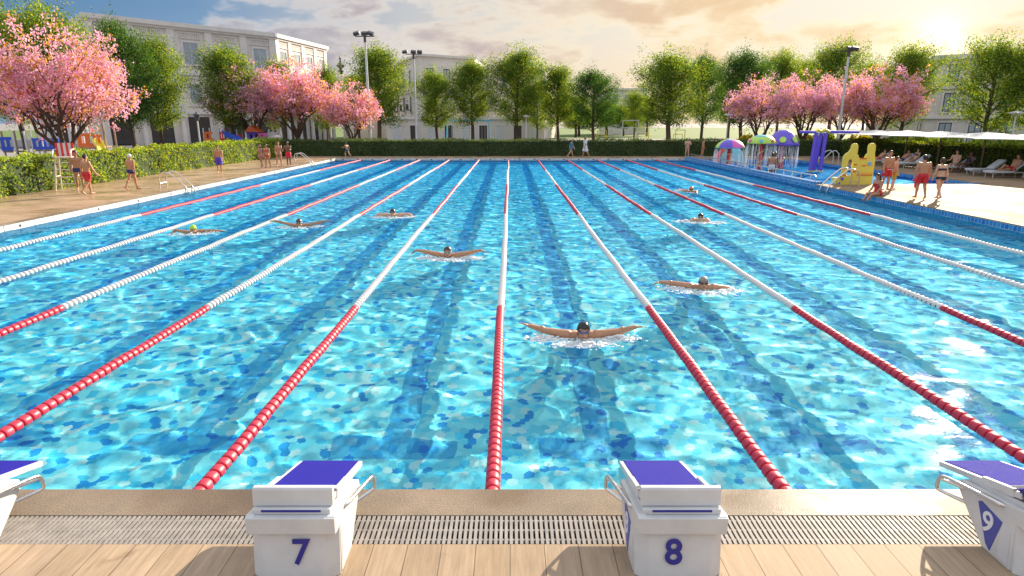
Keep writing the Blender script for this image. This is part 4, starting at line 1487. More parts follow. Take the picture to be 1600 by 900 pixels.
def mushroom(px, py_base, py_top, wpx, label, kind):
    p = at(px, py_base, 0)
    s = F / zc(p.y, 1)
    h = (py_base - py_top) / s * CT
    r = wpx / s / 2
    t = empty('water_mushroom', (p.x, p.y, 0), .4, label, 'water feature', 'water mushrooms in the paddling pool')
    rng = random.Random(px)
    cap_h = r * (.95 if kind == 'cone' else .62)
    zb = h - cap_h
    mb = MB()
    nseg = 24
    prof = [(r, zb), (r * 1.0, zb + .05), (r * .96, zb + cap_h * .25), (r * .84, zb + cap_h * .52), (r * .62, zb + cap_h * .78), (r * .34, zb + cap_h * .95), (.02, h)]
    if kind == 'cone': prof = [(r * 1.08, zb - .08), (r * 1.0, zb + .06), (r * .84, zb + cap_h * .4), (r * .6, zb + cap_h * .78), (r * .32, zb + cap_h * .96), (.02, h)]
    vs, fs, mi = [], [], []
    for rr, z in prof:
        for k in range(nseg):
            a = 2 * math.pi * k / nseg
            vs.append((rr * math.cos(a), rr * math.sin(a), z))
    mats = {'dome': [M['purple'], M['pink'], M['lime'], M['teal']], 'lime': [M['lime'], M['teal'], M['pink'], M['lime']], 'cone': [M['purple'], M['purple'], M['lime'], M['purple']]}[kind]
    for i in range(len(prof) - 1):
        for k in range(nseg):
            fs.append((i * nseg + k, i * nseg + (k + 1) % nseg, (i + 1) * nseg + (k + 1) % nseg, (i + 1) * nseg + k))
            if kind == 'dome': mi.append(3 if i == 0 else (k // 4 % 3 if i < 5 else 3))
            elif kind == 'lime': mi.append(1 if i >= 4 else 0)
            else: mi.append(0)
    me = bpy.data.meshes.new('cap'); me.from_pydata(vs, [], fs)
    for m_ in mats: me.materials.append(m_)
    me.polygons.foreach_set('material_index', mi)
    me.polygons.foreach_set('use_smooth', [True] * len(fs))
    c = link('cap', me, t)
    md = c.modifiers.new('thick', 'SOLIDIFY'); md.thickness = .05
    if kind in ('lime', 'cone'):
        for k in range(7):
            a = k * .9 + .3
            zz_ = zb + cap_h * .3
            rr = r * .95
            q = V3((math.cos(a), math.sin(a), .55)).to_track_quat('Z', 'Y')
            MB().lathe([(.0, -.02), (r * .13 if kind == 'lime' else r * .22, -.01), (r * .13 if kind == 'lime' else r * .22, .03), (.0, .04)], 14, (rr * math.cos(a), rr * math.sin(a), zz_), q).build('spot', [M['pink'], M['teal'], M['orange']][k % 3] if kind == 'lime' else M['lime'], c, smooth=True)
    MB().cyl((0, 0, -.6), (0, 0, zb + cap_h * .6), .18, .15, 16).build('stem', M['red'], t, smooth=True)
    pts = [(.19 * math.cos(a), .19 * math.sin(a), .1 + (zb - .1) * a / 16) for a in np.linspace(0, 16, 70)]
    MB().tube(pts, .035, 6).build('stem_spiral', M['yellow'], t, smooth=True)
    mb = MB()
    for k in range(150):
        a = rng.uniform(0, 6.283)
        rr = r * rng.uniform(.96, 1.07)
        z1 = zb - rng.uniform(0, .25)
        if rng.random() < .45:
            z1 = rng.uniform(.3, zb)
        z0 = max(0.02, z1 - rng.uniform(.3, 1.5))
        x_, y_ = rr * math.cos(a), rr * math.sin(a)
        mb.cyl((x_, y_, z1), (x_ * 1.03, y_ * 1.03, z0), .006, .013, 4)
    w = mb.build('water_curtain', M['drops'], t)
    tag(w, kind='stuff')
    return t


mushroom(1138, 259, 217, 44, 'striped purple and green water mushroom, leftmost of three in the paddling pool', 'dome')
mushroom(1186, 264, 210, 43, 'lime green water mushroom with a red spiral stem, middle of three', 'lime')
mushroom(1219, 262, 202, 45, 'tallest water mushroom with a purple cap and lime spots', 'cone')
# light blue play slide hump under the first mushroom
p = at(1144, 252, 0)
t = empty('play_slide', (p.x, p.y, -.3), 0, 'small light blue water slide under the striped water mushroom', 'slide')
MB().lathe([(1.0, 0), (.95, .6), (.75, 1.1), (.45, 1.4), (.02, 1.5)], 18).build('hump', M['teal'], t, smooth=True)
MB().tube([(-.9, -.6, 1.6), (-1.0, -.6, 1.2), (-1.4, -.7, .9), (-1.6, -.8, .3)], .2, 10).build('chute', M['red'], t, smooth=True)

# purple spray frame
p = at(1276, 268, 0)
t = empty('spray_frame', (p.x, p.y, -.1), .12, 'purple spray frame of three posts under a long cross beam', 'water feature')
for k, (x_, y_) in enumerate(((-.35, 0), (.05, .25), (.28, -.1))):
    pp = MB().cyl((x_ - .12, y_, 0), (x_ + .02, y_ * .4, 2.55), .13, .12, 14).build('post', M['purple'], t, smooth=True)
    MB().cyl((x_ - .12, y_, 0), (x_ - .115, y_, .16), .19, .17, 14).build('foot', M['yellow'], pp, smooth=True)
for (a, b_) in ((-1.5, -.35), (.55, 2.6)):
    MB().cyl((a, 0, 2.62), (b_, 0, 2.60), .085, n=12).build('beam', M['purple'], t, smooth=True)
mb = MB(); mb.tube([(-.4, 0, 2.6), (-.2, 0, 2.72), (0, 0, 2.62), (.25, 0, 2.74), (.55, 0, 2.6)], .1, 10); mb.build('joint', M['yellow'], t, smooth=True)

# ------------------------------------------------------------------ yellow play castle
p = at(1331, 288)
s = F / zc(p.y, 1)
t = empty('play_castle', (p.x, p.y - .1, DZ), 0, 'yellow play castle wall with arch and round turrets at the paddling pool', 'play castle')
M['castle'] = mat('castle_yellow', (.78, .66, .10), .4, .04)


def outline(name, outer, holes, y0, thick, m, parent, bev=.02):
    cu = bpy.data.curves.new(name, 'CURVE')
    cu.dimensions = '2D'
    cu.fill_mode = 'BOTH'
    cu.extrude = thick / 2
    cu.bevel_depth = bev
    for pts in [outer] + holes:
        sp = cu.splines.new('POLY')
        sp.points.add(len(pts) - 1)
        for i, q in enumerate(pts): sp.points[i].co = (q[0], q[1], 0, 1)
        sp.use_cyclic_u = True
    to = bpy.data.objects.new('tmp', cu)
    C.objects.link(to)
    dg = bpy.context.evaluated_depsgraph_get()
    me = bpy.data.meshes.new_from_object(to.evaluated_get(dg))
    bpy.data.objects.remove(to)
    me.transform(Matrix(((1, 0, 0, 0), (0, 0, -1, y0), (0, 1, 0, 0), (0, 0, 0, 1))))
    me.materials.clear(); me.materials.append(m)
    return link(name, me, parent)


def arc(cx_, cz_, r, a0, a1, k=9): return [(cx_ + r * math.cos(R(a0 + (a1 - a0) * i / k)), cz_ + r * math.sin(R(a0 + (a1 - a0) * i / k))) for i in range(k + 1)]


outer = [(-.78, 0)] + [(-.78, .35), (-.62, .5)] + [(-.62, 1.15)] + arc(-.28, 1.18, .36, 175, 110, 4) + [(-.30, 1.72)] + arc(-.17, 1.78, .14, 180, 0, 6) + [(-.03, 1.5)] + arc(-.28, 1.18, .36, 55, 10, 4) + [(.12, 1.22), (.42, 1.22)] + arc(.66, 1.25, .26, 180, 120, 3) + [(.50, 1.72)] + arc(.65, 1.78, .15, 180, 0, 6) + [(.80, 1.45), (.86, 1.2), (.86, 0)]
hole = [(-.42, .42), (-.14, .42), (-.14, 1.05)] + arc(-.28, 1.08, .14, 0, 180, 6) + [(-.42, 1.05)]
w_ = outline('front_wall', outer, [hole], 0, .10, M['castle'], t)
w2 = MB().box(.12, .84, .55, .63, .301, 1.0).build('rear_wall', M['castle'], t, bevel=.02)
MB().box(.13, .83, .06, .545, .72, .80).build('deck', M['castle'], t, bevel=.01)
MB().box(-.76, .84, .06, .64, .02, .30).build('plinth', M['castle'], t, bevel=.02)
for (x0_, x1_, z_) in ((.12, .44, 1.235), (.10, .80, .46), (-.55, -.45, .44), (-.70, -.62, .36), (-.12, .02, .95), (-.12, .02, .62), (.3, .42, .9), (.60, .70, .98)):
    MB().box(x0_, x1_, -.095, -.068, z_ - .02, z_ + .02).build('red_peg', M['red'], w_)
for (x_, z_, r_, mk) in ((.62, 1.0, .11, 'sky_blue'), (-.60, .28, .09, 'play_blue'), (-.72, .08, .06, 'play_blue')):
    q = MB().cyl((x_, -.072, z_), (x_, -.10, z_), r_, n=16).build('porthole', M['white'], w_)
    MB().cyl((x_, -.10, z_), (x_, -.112, z_), r_ * .7, n=16).build('disc', M[mk], q)
for (z_) in (.55, .9):
    MB().box(.14, .80, -.078, -.066, z_ - .006, z_ + .006).build('groove', M['orange'], w_)
# ------------------------------------------------------------------ parasols and loungers
def parasol_proto():
    t = empty('parasol')
    w = 2.15
    mb = MB()
    vs = [(-w, -w, 2.04), (w, -w, 2.04), (w, w, 2.04), (-w, w, 2.04), (0, 0, 2.36)]
    mid = [((vs[i][0] + vs[(i + 1) % 4][0]) / 2 * .97, (vs[i][1] + vs[(i + 1) % 4][1]) / 2 * .97, 2.06) for i in range(4)]
    mb.add(vs + mid, [(0, 5, 4), (5, 1, 4), (1, 6, 4), (6, 2, 4), (2, 7, 4), (7, 3, 4), (3, 8, 4), (8, 0, 4)])
    c = mb.build('canopy', M['canvas'], t)
    md = c.modifiers.new('thick', 'SOLIDIFY'); md.thickness = .03
    MB().cyl((0, 0, 0), (0, 0, 2.33), .045, n=10).build('pole', M['wood'], t, smooth=True)
    for k in range(4):
        a = R(45 + 90 * k)
        MB().cyl((0, 0, 2.26), (w * 1.3 * math.cos(a), w * 1.3 * math.sin(a), 2.02), .015, n=6).build('rib', M['wood'], t)
    MB().box(-.35, .35, -.35, .35, 0, .07).build('base', M['pole'], t, bevel=.01)
    return t


pr = parasol_proto()
desc = ['first parasol, partly behind the purple spray beam', 'flat white parasol, second in the row from the far end', 'flat white parasol over the couple behind the man in patterned shorts', 'flat white parasol over the seated pair beside the woman in the dark bikini', 'flat white parasol above the man reclining in red shorts', 'flat white parasol cut by the right frame edge']
desc[0] = 'flat white parasol at the far end of the row, beside the purple beam'
desc[2] = 'flat white parasol over the sunbathing couple behind the man in yellow shorts'
for i, D in enumerate((54.2, 50.0, 46.0, 42.4, 38.4, 34.4)):
    o = pr if i == 0 else copy_tree(pr)
    o.location = (28.2 + (.0 if i else .4), D, DZ)
    o.rotation_euler = (0, 0, .06 * i)
    tag(o, desc[i], 'parasol', 'white parasols along the right hedge')


def lounger_proto():
    t = empty('sun_lounger')
    MB().box(-1.0, .95, -.31, .31, .27, .31).build('frame', M['white'], t, bevel=.008)
    for x_ in (-.85, .8):
        for y_ in (-.27, .27):
            MB().cyl((x_, y_, 0), (x_, y_, .27), .022, n=8).build('leg', M['white'], t, smooth=True)
    MB().box(-1.0, .22, -.30, .30, .313, .385).build('mattress', M['cushion'], t, bevel=.025)
    Mt = Matrix.Translation((.22, 0, .33)) @ Matrix.Rotation(R(-38), 4, 'Y')
    b_ = MB().box(0, .80, -.31, .31, -.02, .01, Mt).build('backrest', M['white'], t, bevel=.006)
    MB().box(.0, .80, -.30, .30, .013, .08, Mt).build('back_cushion', M['cushion'], b_, bevel=.025)
    MB().cyl((.72, -.25, .70), (.9, -.25, .29), .015, n=6).build('strut', M['steel'], t); MB().cyl((.72, .25, .70), (.9, .25, .29), .015, n=6).build('strut', M['steel'], t)
    return t


lp = lounger_proto()
LS = [(25.9, 45.2, 'white sun lounger farthest back, behind the yellow play castle'), (26.3, 43.4, 'white sun lounger under the sunbathing couple'), (26.6, 42.2, 'empty white sun lounger with raised back just left of the man in red shorts'),
      (26.9, 38.6, 'white sun lounger with raised back carrying the seated pair'), (27.0, 36.3, 'empty white sun lounger behind the reclining man in red shorts'), (26.8, 34.6, 'white sun lounger carrying the reclining man in red shorts'), (27.6, 32.3, 'white sun lounger cut by the right frame edge, nearest one')]
for i, (x_, y_, lab) in enumerate(LS):
    o = lp if i == 0 else copy_tree(lp)
    o.location = (x_, y_, DZ)
    o.rotation_euler = (0, 0, R(-3 + 2 * (i % 3)))
    tag(o, lab, 'sun lounger', 'white sun loungers along the right hedge')
# ------------------------------------------------------------------ people
def skin(name, c):
    m_ = mat(name, c, .45, .10, 14)
    b_ = m_.node_tree.nodes['Principled BSDF']
    b_.inputs['Subsurface Weight'].default_value = .12
    b_.inputs['Subsurface Radius'].default_value = (.02, .008, .004)
    return m_


SK = {'tan': skin('tan_skin', (.50, .25, .14)), 'pale': skin('pale_skin', (.62, .37, .25)), 'dark': skin('dark_skin', (.20, .095, .055)), 'olive': skin('olive_skin', (.42, .21, .115))}
CLOTH = {}


def cloth(name, c, rough=.7):
    if name not in CLOTH: CLOTH[name] = mat(name, c, rough, .12, 9)
    return CLOTH[name]


HAIRS = {'black': mat('black_hair', (.012, .010, .010), .45, .3, 40), 'brown': mat('brown_hair', (.05, .025, .015), .5, .3, 40), 'wet': mat('wet_hair', (.015, .012, .012), .18, .3, 40)}
Z = V3((0, 0, 1))


def vdir(fl, ab, s):
    """limb direction from straight down: fl raises it forward (+y), ab sideways"""
    return V3((s * math.sin(ab), math.sin(fl) * math.cos(ab), -math.cos(fl) * math.cos(ab)))


def standing(H=1.75, legs=((8, 6), (-8, 10)), arms=((10, 8, 15), (-10, 8, 15)), lean=2, head=(0, 0), female=False, turn=0):
    """joint positions, figure faces +y, feet near z=0; legs (thigh angle, knee bend) for s=-1 and s=+1; arms (flex, abduct, elbow)"""
    J = {}
    hipw, shw = (.058 if female else .054) * H, (.108 if female else .122) * H
    up = V3((0, math.sin(R(lean)), math.cos(R(lean))))
    P = V3((0, 0, 0))
    J['pelvis'] = P
    J['waist'] = P + up * .10 * H
    J['chest'] = P + up * .225 * H
    J['neck'] = P + up * .305 * H
    tw = R(turn)
    hp = R(head[0]); hy = R(head[1])
    J['hu'] = V3((0, math.sin(hp), math.cos(hp)))
    J['hf'] = V3((math.sin(hy) * math.cos(hp), math.cos(hy) * math.cos(hp), -math.sin(hp)))
    J['head'] = J['neck'] + up * .045 * H + J['hu'] * .062 * H + V3((0, .012 * H, 0))
    for i, s in enumerate((-1, 1)):
        k = 'LR'[i]
        a, kn = R(legs[i][0]), R(legs[i][1])
        hip = P + V3((s * hipw, 0, -.01 * H))
        knee = hip + vdir(a, R(2), s) * .235 * H
        ank = knee + vdir(a - kn, R(1), s) * .235 * H
        J['hip' + k], J['kn' + k], J['an' + k] = hip, knee, ank
        fa = a - kn
        pitch = fa if abs(fa) > R(20) else 0
        J['toe' + k] = ank + V3((s * .015 * H, math.cos(pitch) * .10 * H, math.sin(pitch) * .10 * H - .022 * H))
        fl, ab, el = (R(v) for v in arms[i])
        sh = P + up * .29 * H + V3((s * shw, math.sin(tw) * s * shw, 0))
        elb = sh + vdir(fl, ab, s) * .172 * H
        wr = elb + vdir(fl + el, ab * .4, s) * .145 * H
        J['sh' + k], J['el' + k], J['wr' + k] = sh, elb, wr
        J['hd' + k] = vdir(fl + el + .15, ab * .3, s)
    low = min(J['toeL'].z, J['toeR'].z, J['anL'].z - .035 * H, J['anR'].z - .035 * H) - .018 * H
    for k in J:
        if k not in ('hu', 'hf', 'hdL', 'hdR'): J[k] = J[k] - V3((0, 0, low))
    return J


def figure(name, J, H, skin_m, loc, rz, label, clothes=(), hair=None, cap=None, goggles=None, female=False, vox=.013, group=None, legs=True):
    mb = MB()
    hi = vox < .011
    ak = 1.05 if 'hnL' in J else 1.0
    tip_out = {}
    bones = []

    def cap_(a, b_, r0, r1, nm):
        mb.capsule(a, b_, r0 * H, r1 * H, 12)
        bones.append((nm, V3(a), V3(b_), r0 * H, r1 * H))
    up = (J['neck'] - J['pelvis']).normalized()
    side = (J['shR'] - J['shL']).normalized()
    fwd = up.cross(side).normalized()
    if fwd.dot(J['hf']) < 0 and abs(up.z) > .5: fwd = -fwd
    for k, s in (('L', -1), ('R', 1)):
        shin_, hipin = J['neck'].lerp(J['sh' + k], .56) - up * .045 * H, J['pelvis'].lerp(J['hip' + k], .75) + up * .015 * H
        wst = J['waist'] + side * s * (.036 if female else .045) * H
        cap_(shin_, wst, .058, .046 if female else .050, 'torso')
        cap_(wst, hipin, .046 if female else .050, .060 if female else .055, 'torso')
        cap_(J['neck'] - up * .018 * H, J['sh' + k] - up * .008 * H, .030, .033, 'torso')
        mb.ell(J['sh' + k] - up * .008 * H, (.038 * ak * H, .038 * ak * H, .042 * ak * H))
        mb.ell(J['hip' + k] - fwd * .022 * H + up * .005 * H, (.054 * H, .056 * H, .056 * H))
        if female: mb.ell(J['chest'] + side * s * .045 * H + fwd * .05 * H, (.036 * H, .036 * H, .036 * H))
        else: mb.ell(J['chest'] + side * s * .045 * H + fwd * .030 * H + up * .015 * H, (.05 * H, .036 * H, .038 * H))
        cap_(J['sh' + k], J['el' + k], .036 * ak if not female else .029 * ak, .027 * ak if not female else .0225 * ak, 'uarm' + k)
        cap_(J['el' + k], J['wr' + k], .028 * ak if not female else .023 * ak, .018 * ak, 'farm' + k)
        fm = J['el' + k].lerp(J['wr' + k], .28)
        mb.ell(fm, (.027 * H, .027 * H, .034 * H))
        # hand
        d = J['hd' + k].normalized()
        w0 = J['wr' + k]
        nrm = d.cross(V3((0, 1, 0)) if abs(d.y) < .8 else V3((1, 0, 0))).normalized()
        if 'hn' + k in J: nrm = J['hn' + k]
        sd_ = d.cross(nrm).normalized()
        if 'ht' + k in J and sd_.dot(J['ht' + k]) < 0: sd_ = -sd_
        fr = max(.0052 * H, vox * .62)
        for i in range(4):
            mb.capsule(w0 + sd_ * (i - 1.5) * .006 * H, w0 + d * .050 * H + sd_ * (i - 1.5) * .0125 * H, .0105 * H, .0095 * H, 8)
            b0 = w0 + d * .050 * H + sd_ * (i - 1.5) * .0135 * H
            L_ = (.040, .047, .044, .034)[i] * H
            sp_ = d + sd_ * (i - 1.5) * (.16 if hi else .22)
            b1 = b0 + sp_ * L_ * .55 + nrm * .003 * H
            b2 = b1 + (sp_ + nrm * .25).normalized() * L_ * .5
            mb.capsule(b0, b1, fr, fr * .95, 7); mb.capsule(b1, b2, fr * .95, fr * .8, 7)
        t0 = w0 + d * .016 * H + sd_ * .016 * H
        t1 = t0 + (d * .6 + sd_ * .8).normalized() * .026 * H
        mb.capsule(t0, t1, fr * 1.25, fr * 1.1, 7); mb.capsule(t1, t1 + (d * .9 + sd_ * .4).normalized() * .022 * H, fr * 1.1, fr * .85, 7)
        # leg
        if legs:
            cap_(J['hip' + k], J['kn' + k], .054, .036, 'thigh' + k)
            cap_(J['kn' + k], J['an' + k], .034, .021, 'shank' + k)
            cv = J['kn' + k].lerp(J['an' + k], .3)
            kd = (J['an' + k] - J['kn' + k]).normalized()
            tdir = (J['toe' + k] - J['an' + k]).normalized()
            mb.ell(cv - tdir * .012 * H, (.034 * H, .034 * H, .05 * H))
            heel = J['an' + k] - tdir * .018 * H + kd * .018 * H
            cap_(heel, J['toe' + k], .020, .017, 'foot' + k)
            mb.capsule(J['an' + k], J['toe' + k], .022 * H, .015 * H, 8)
    cap_(J['pelvis'], J['waist'], .060, .054, 'torso')
    cap_(J['waist'], J['chest'] + up * .03 * H, .054, .062, 'torso')
    hu, hf = J['hu'].normalized(), J['hf'].normalized()
    hs = hf.cross(hu).normalized()
    cap_(J['neck'] - up * .02 * H, J['head'] - hu * .025 * H, .036, .034, 'neck')
    hq = Matrix((hs, hf, hu)).transposed().to_quaternion()
    hc = J['head']
    def hp_(x_, y_, z_): return hc + (hs * x_ + hf * y_ + hu * z_) * H
    mb.ell(hp_(0, -.005, .012), (.043 * H, .054 * H, .054 * H), hq)
    mb.ell(hp_(0, .014, -.024), (.034 * H, .036 * H, .043 * H), hq)
    mb.ell(hp_(0, .030, -.050), (.017 * H, .016 * H, .014 * H), hq)
    mb.capsule(hp_(0, .048, .004), hp_(0, .060, -.018), .0055 * H, .0095 * H, 8)
    mb.ell(hp_(0, .044, -.036), (.014 * H, .010 * H, .007 * H), hq)
    mb.capsule(hp_(-.018, .045, .010), hp_(.018, .045, .010), .008 * H, .008 * H, 8)
    for s in (-1, 1): mb.ell(hp_(s * .044, -.004, -.008), (.006 * H, .012 * H, .018 * H), hq)
    bones.append(('head', hp_(0, 0, .02), hp_(0, .01, -.03), .05 * H, .04 * H))
    src = bpy.data.meshes.new('src')
    src.from_pydata(mb.v, [], mb.f)
    to = bpy.data.objects.new('tmp', src)
    C.objects.link(to)
    r_ = to.modifiers.new('r', 'REMESH'); r_.mode = 'VOXEL'; r_.voxel_size = vox; r_.use_smooth_shade = True
    sm = to.modifiers.new('s', 'SMOOTH'); sm.factor = .5; sm.iterations = 4 if not hi else 3
    dg = bpy.context.evaluated_depsgraph_get()
    me = bpy.data.meshes.new_from_object(to.evaluated_get(dg))
    bpy.data.objects.remove(to); bpy.data.meshes.remove(src)
    me.name = 'body'
    me.materials.clear(); me.materials.append(skin_m)
    root = link(name, me, None, loc)
    root.rotation_euler = (0, 0, rz)
    tag(root, label, 'person', group)
    # ---- clothing regions
    nv = len(me.vertices)
    co_ = np.empty(nv * 3); me.vertices.foreach_get('co', co_); co_ = co_.reshape(-1, 3)
    no_ = np.empty(nv * 3); me.vertices.foreach_get('normal', no_); no_ = no_.reshape(-1, 3)
    polys = [tuple(p.vertices) for p in me.polygons]
    best = np.full(nv, 9.0); bi = np.zeros(nv, int); bt = np.zeros(nv)
    for i, (nm, a, b_, r0, r1) in enumerate(bones):
        a, b_ = np.array(a), np.array(b_)
        ab = b_ - a
        t_ = np.clip(((co_ - a) @ ab) / (ab @ ab), 0, 1)
        d_ = np.linalg.norm(co_ - a - t_[:, None] * ab, axis=1) - (r0 + (r1 - r0) * t_)
        q = d_ < best
        best[q] = d_[q]; bi[q] = i; bt[q] = t_[q]
    nm_ = np.array([b_[0] for b_ in bones])[bi]
    ax = np.array(J['neck'] - J['pelvis'])
    uT = ((co_ - np.array(J['pelvis'])) @ ax) / (ax @ ax)
    fr_ = (co_ - np.array(J['chest'])) @ np.array(fwd)
    lat = np.abs((co_ - np.array(J['chest'])) @ np.array(side)) / H
    hx = (co_ - np.array(hc)) @ np.array(hs) / H
    hy = (co_ - np.array(hc)) @ np.array(hf) / H
    hz = (co_ - np.array(hc)) @ np.array(hu) / H
    ishead = (np.linalg.norm(np.c_[hx, hy, hz], axis=1) < .085) & ((nm_ == 'head') | (nm_ == 'neck'))

    def shell(nm, mask, off, m_, flare=None):
        idx = np.where(mask)[0]
        if len(idx) < 8: return None
        mp = -np.ones(nv, int); mp[idx] = np.arange(len(idx))
        o_ = np.full(nv, off)
        if flare is not None: o_ = o_ + flare
        V_ = co_[idx] + no_[idx] * o_[idx][:, None]
        fs_ = [[mp[v] for v in p] for p in polys if all(mask[v] for v in p)]
        if not fs_: return None
        mm_ = bpy.data.meshes.new(nm)
        mm_.from_pydata(V_.tolist(), [], fs_)
        mm_.materials.append(m_)
        mm_.polygons.foreach_set('use_smooth', [True] * len(mm_.polygons))
        ob = link(nm, mm_, root)
        md_ = ob.modifiers.new('thick', 'SOLIDIFY'); md_.thickness = .004 * H; md_.offset = 1
        return ob
    isT = (nm_ == 'torso')
    isTh = (nm_ == 'thighL') | (nm_ == 'thighR')
    for (kind, arg, m_) in clothes:
        if kind == 'shorts':
            mk_ = (isT & (uT < .20)) | (isTh & (bt < arg))
            shell('shorts', mk_, .006 * H, m_, np.where(isTh, bt * .022 * H, .0))
        elif kind == 'briefs':
            mk_ = (isT & (uT < .16)) | (isTh & (bt < .20 - .0 * lat))
            shell('briefs', mk_, .003 * H, m_)
        elif kind == 'bikini':
            shell('bikini_top', isT & (uT > .56) & (uT < (.76)), .004 * H, m_)
            shell('bikini_bottom', (isT & (uT < .10)) | (isTh & (bt < .12)), .004 * H, m_)
        elif kind == 'swimsuit':
            shell('swimsuit', (isT & (uT < .80) & ((uT < .62) | (lat < .075))) | (isTh & (bt < .10)), .004 * H, m_)
        elif kind == 'robe':
            ua = (nm_ == 'uarmL') | (nm_ == 'uarmR')
            mk_ = (isT & (uT < .97)) | (ua & (bt < .8)) | (isTh & (bt < arg))
            shell('robe', mk_, .010 * H, m_, np.where(isTh, bt * .03 * H, 0.0))
        elif kind == 'shirt':
            ua = (nm_ == 'uarmL') | (nm_ == 'uarmR')
            shell('shirt', (isT & (uT < .97) & (uT > -.1)) | (ua & (bt < .55)), .010 * H, m_)
        elif kind == 'band':
            shell('waist_stripe', isT & (uT > .02) & (uT < .09), .013 * H, m_)
    if hair:
        hm, style = hair
        line = .026 - .35 * np.maximum(-hy, 0) * 1.6 + .2 * np.maximum(hy - .02, 0)
        lim = np.where(hy > .022, .034, np.where(hy > -.012, .010, -.045))
        shell('hair', ishead & (hz > lim) & ~((np.abs(hx) > .040) & (hz < .008) & (hy > -.02)), .007 * H, hm)
        if style == 'long':
            hb = MB()
            hb.capsule(hp_(0, -.05, .0), hp_(0, -.062, -.11), .036 * H, .026 * H); hb.capsule(hp_(.02, -.045, .0), hp_(.03, -.055, -.10), .028 * H, .02 * H); hb.capsule(hp_(-.02, -.045, .0), hp_(-.03, -.055, -.10), .028 * H, .02 * H)
            hb.build('long_hair', hm, root, smooth=True)
        elif style == 'bob':
            hb = MB()
            for s in (-1, 1): hb.capsule(hp_(s * .036, -.012, .02), hp_(s * .040, -.012, -.045), .020 * H, .016 * H)
            hb.capsule(hp_(0, -.045, .0), hp_(0, -.048, -.055), .036 * H, .028 * H)
            hb.build('bob_hair', hm, root, smooth=True)
    if cap:
        shell('swim_cap', ishead & (hz > np.where(hy > .02, .024, np.where(hy > -.02, .000, -.022))), .006 * H, cap)
    if goggles:
        gm, lm = goggles
        g = shell('goggle_strap', ishead & (np.abs(hz - .010 - np.maximum(-hy, 0) * .25) < .007) & (hy < .046), .0075 * H, gm)
        for s in (-1, 1):
            q = MB().ell(hp_(s * .019, .047, .006), (.0155 * H, .010 * H, .0105 * H), hq).build('goggle_lens', lm, g if g else root, smooth=True)
        MB().capsule(hp_(-.008, .055, .008), hp_(.008, .055, .008), .003 * H, .003 * H).build('nose_bridge', gm, g if g else root)
    else:
        for s in (-1, 1):
            MB().ell(hp_(s * .018, .0465, .0), (.0075 * H, .006 * H, .0048 * H), hq).build('eye', HAIRS['black'], root, smooth=True)
    MB().ell(hp_(0, .0505, -.037), (.0125 * H, .006 * H, .0060 * H if 'open' in J else .0035 * H), hq).build('mouth', MOUTH, root, smooth=True)
    return root


MOUTH = mat('lips', (.28, .06, .05), .4, .1)
RED, NAVY, PURP, OLIVE = cloth('red_shorts', (.55, .02, .03)), cloth('navy_trunks', (.02, .035, .13)), cloth('purple_shorts', (.10, .06, .50)), cloth('olive_shorts', (.42, .36, .04))
LILAC, DKBIK, WHITEC, BLUEC, REDBIK = cloth('lilac_bikini', (.42, .22, .5)), cloth('dark_bikini', (.02, .025, .05)), cloth('white_robe', (.72, .72, .75)), cloth('blue_cover', (.06, .20, .32)), cloth('red_bikini', (.62, .04, .05))


def walker(px, py, py_top, face, skin_k, label, clothes, hair=None, cap=None, female=False, H=None, **kw):
    """stand a figure at a photo foot point; face = heading in degrees, 0 looks away from the camera, 180 toward it"""
    p = at(px, py)
    s = F / zc(p.y, 1)
    Hh = H or (py - py_top) / s * CT / 1.0
    J = standing(Hh, female=female, **kw)
    return figure('person', J, Hh, SK[skin_k], (p.x, p.y, DZ), R(-face), label, clothes, hair, cap, None, female, .0125 * max(.8, Hh / 1.75), 'people on the pool deck')


BLK, BRN = (HAIRS['black'], 'short'), (HAIRS['brown'], 'short')
CAPW = cloth('white_cap', (.72, .72, .70), .4)
walker(127, 297.5, 235, 150, 'olive', 'man in navy trunks standing beside the lifeguard chair', [('briefs', 0, NAVY)], BLK, legs=((6, 4), (-6, 6)), arms=((4, 8, 20), (0, 8, 12)), head=(6, 30))
walker(141, 305, 240, 25, 'tan', 'man in long red shorts walking, seen from behind near the lifeguard chair', [('shorts', .72, RED)], BLK, legs=((16, 14), (-16, 26)), arms=((-12, 9, 14), (16, 8, 18)))
walker(209, 297, 240, 18, 'tan', 'swimmer in white cap and navy briefs walking along the left deck', [('briefs', 0, NAVY)], None, CAPW, legs=((-14, 22), (13, 10)), arms=((10, 10, 14), (-10, 8, 14)))
walker(344, 271, 227, 165, 'tan', 'man in long purple shorts walking toward the camera on the left deck', [('shorts', .88, PURP)], BLK, legs=((7, 6), (-7, 10)), arms=((6, 6, 10), (-6, 6, 10)), head=(10, 0))
walker(409, 262, 226, 205, 'olive', 'girl in lilac bikini walking, left one of the four at the left hedge corner', [('bikini', 0, LILAC)], (HAIRS['brown'], 'long'), None, True, legs=((12, 12), (-10, 18)), arms=((10, 8, 20), (-8, 8, 20)))
walker(419, 262.5, 225, 190, 'tan', 'girl in dark red bikini beside the girl in lilac near the left hedge', [('bikini', 0, REDBIK)], (HAIRS['black'], 'bob'), None, True, legs=((-6, 10), (8, 6)), arms=((2, 12, 10), (-6, 12, 10)))
walker(437, 260.5, 221, 150, 'tan', 'woman in pale bikini leaning, holding a towel, third of four at the hedge', [('bikini', 0, cloth('peach_bikini', (.6, .3, .25)))], (HAIRS['black'], 'short'), None, True, legs=((10, 6), (-12, 10)), arms=((25, 6, 50), (10, 8, 40)), lean=6)
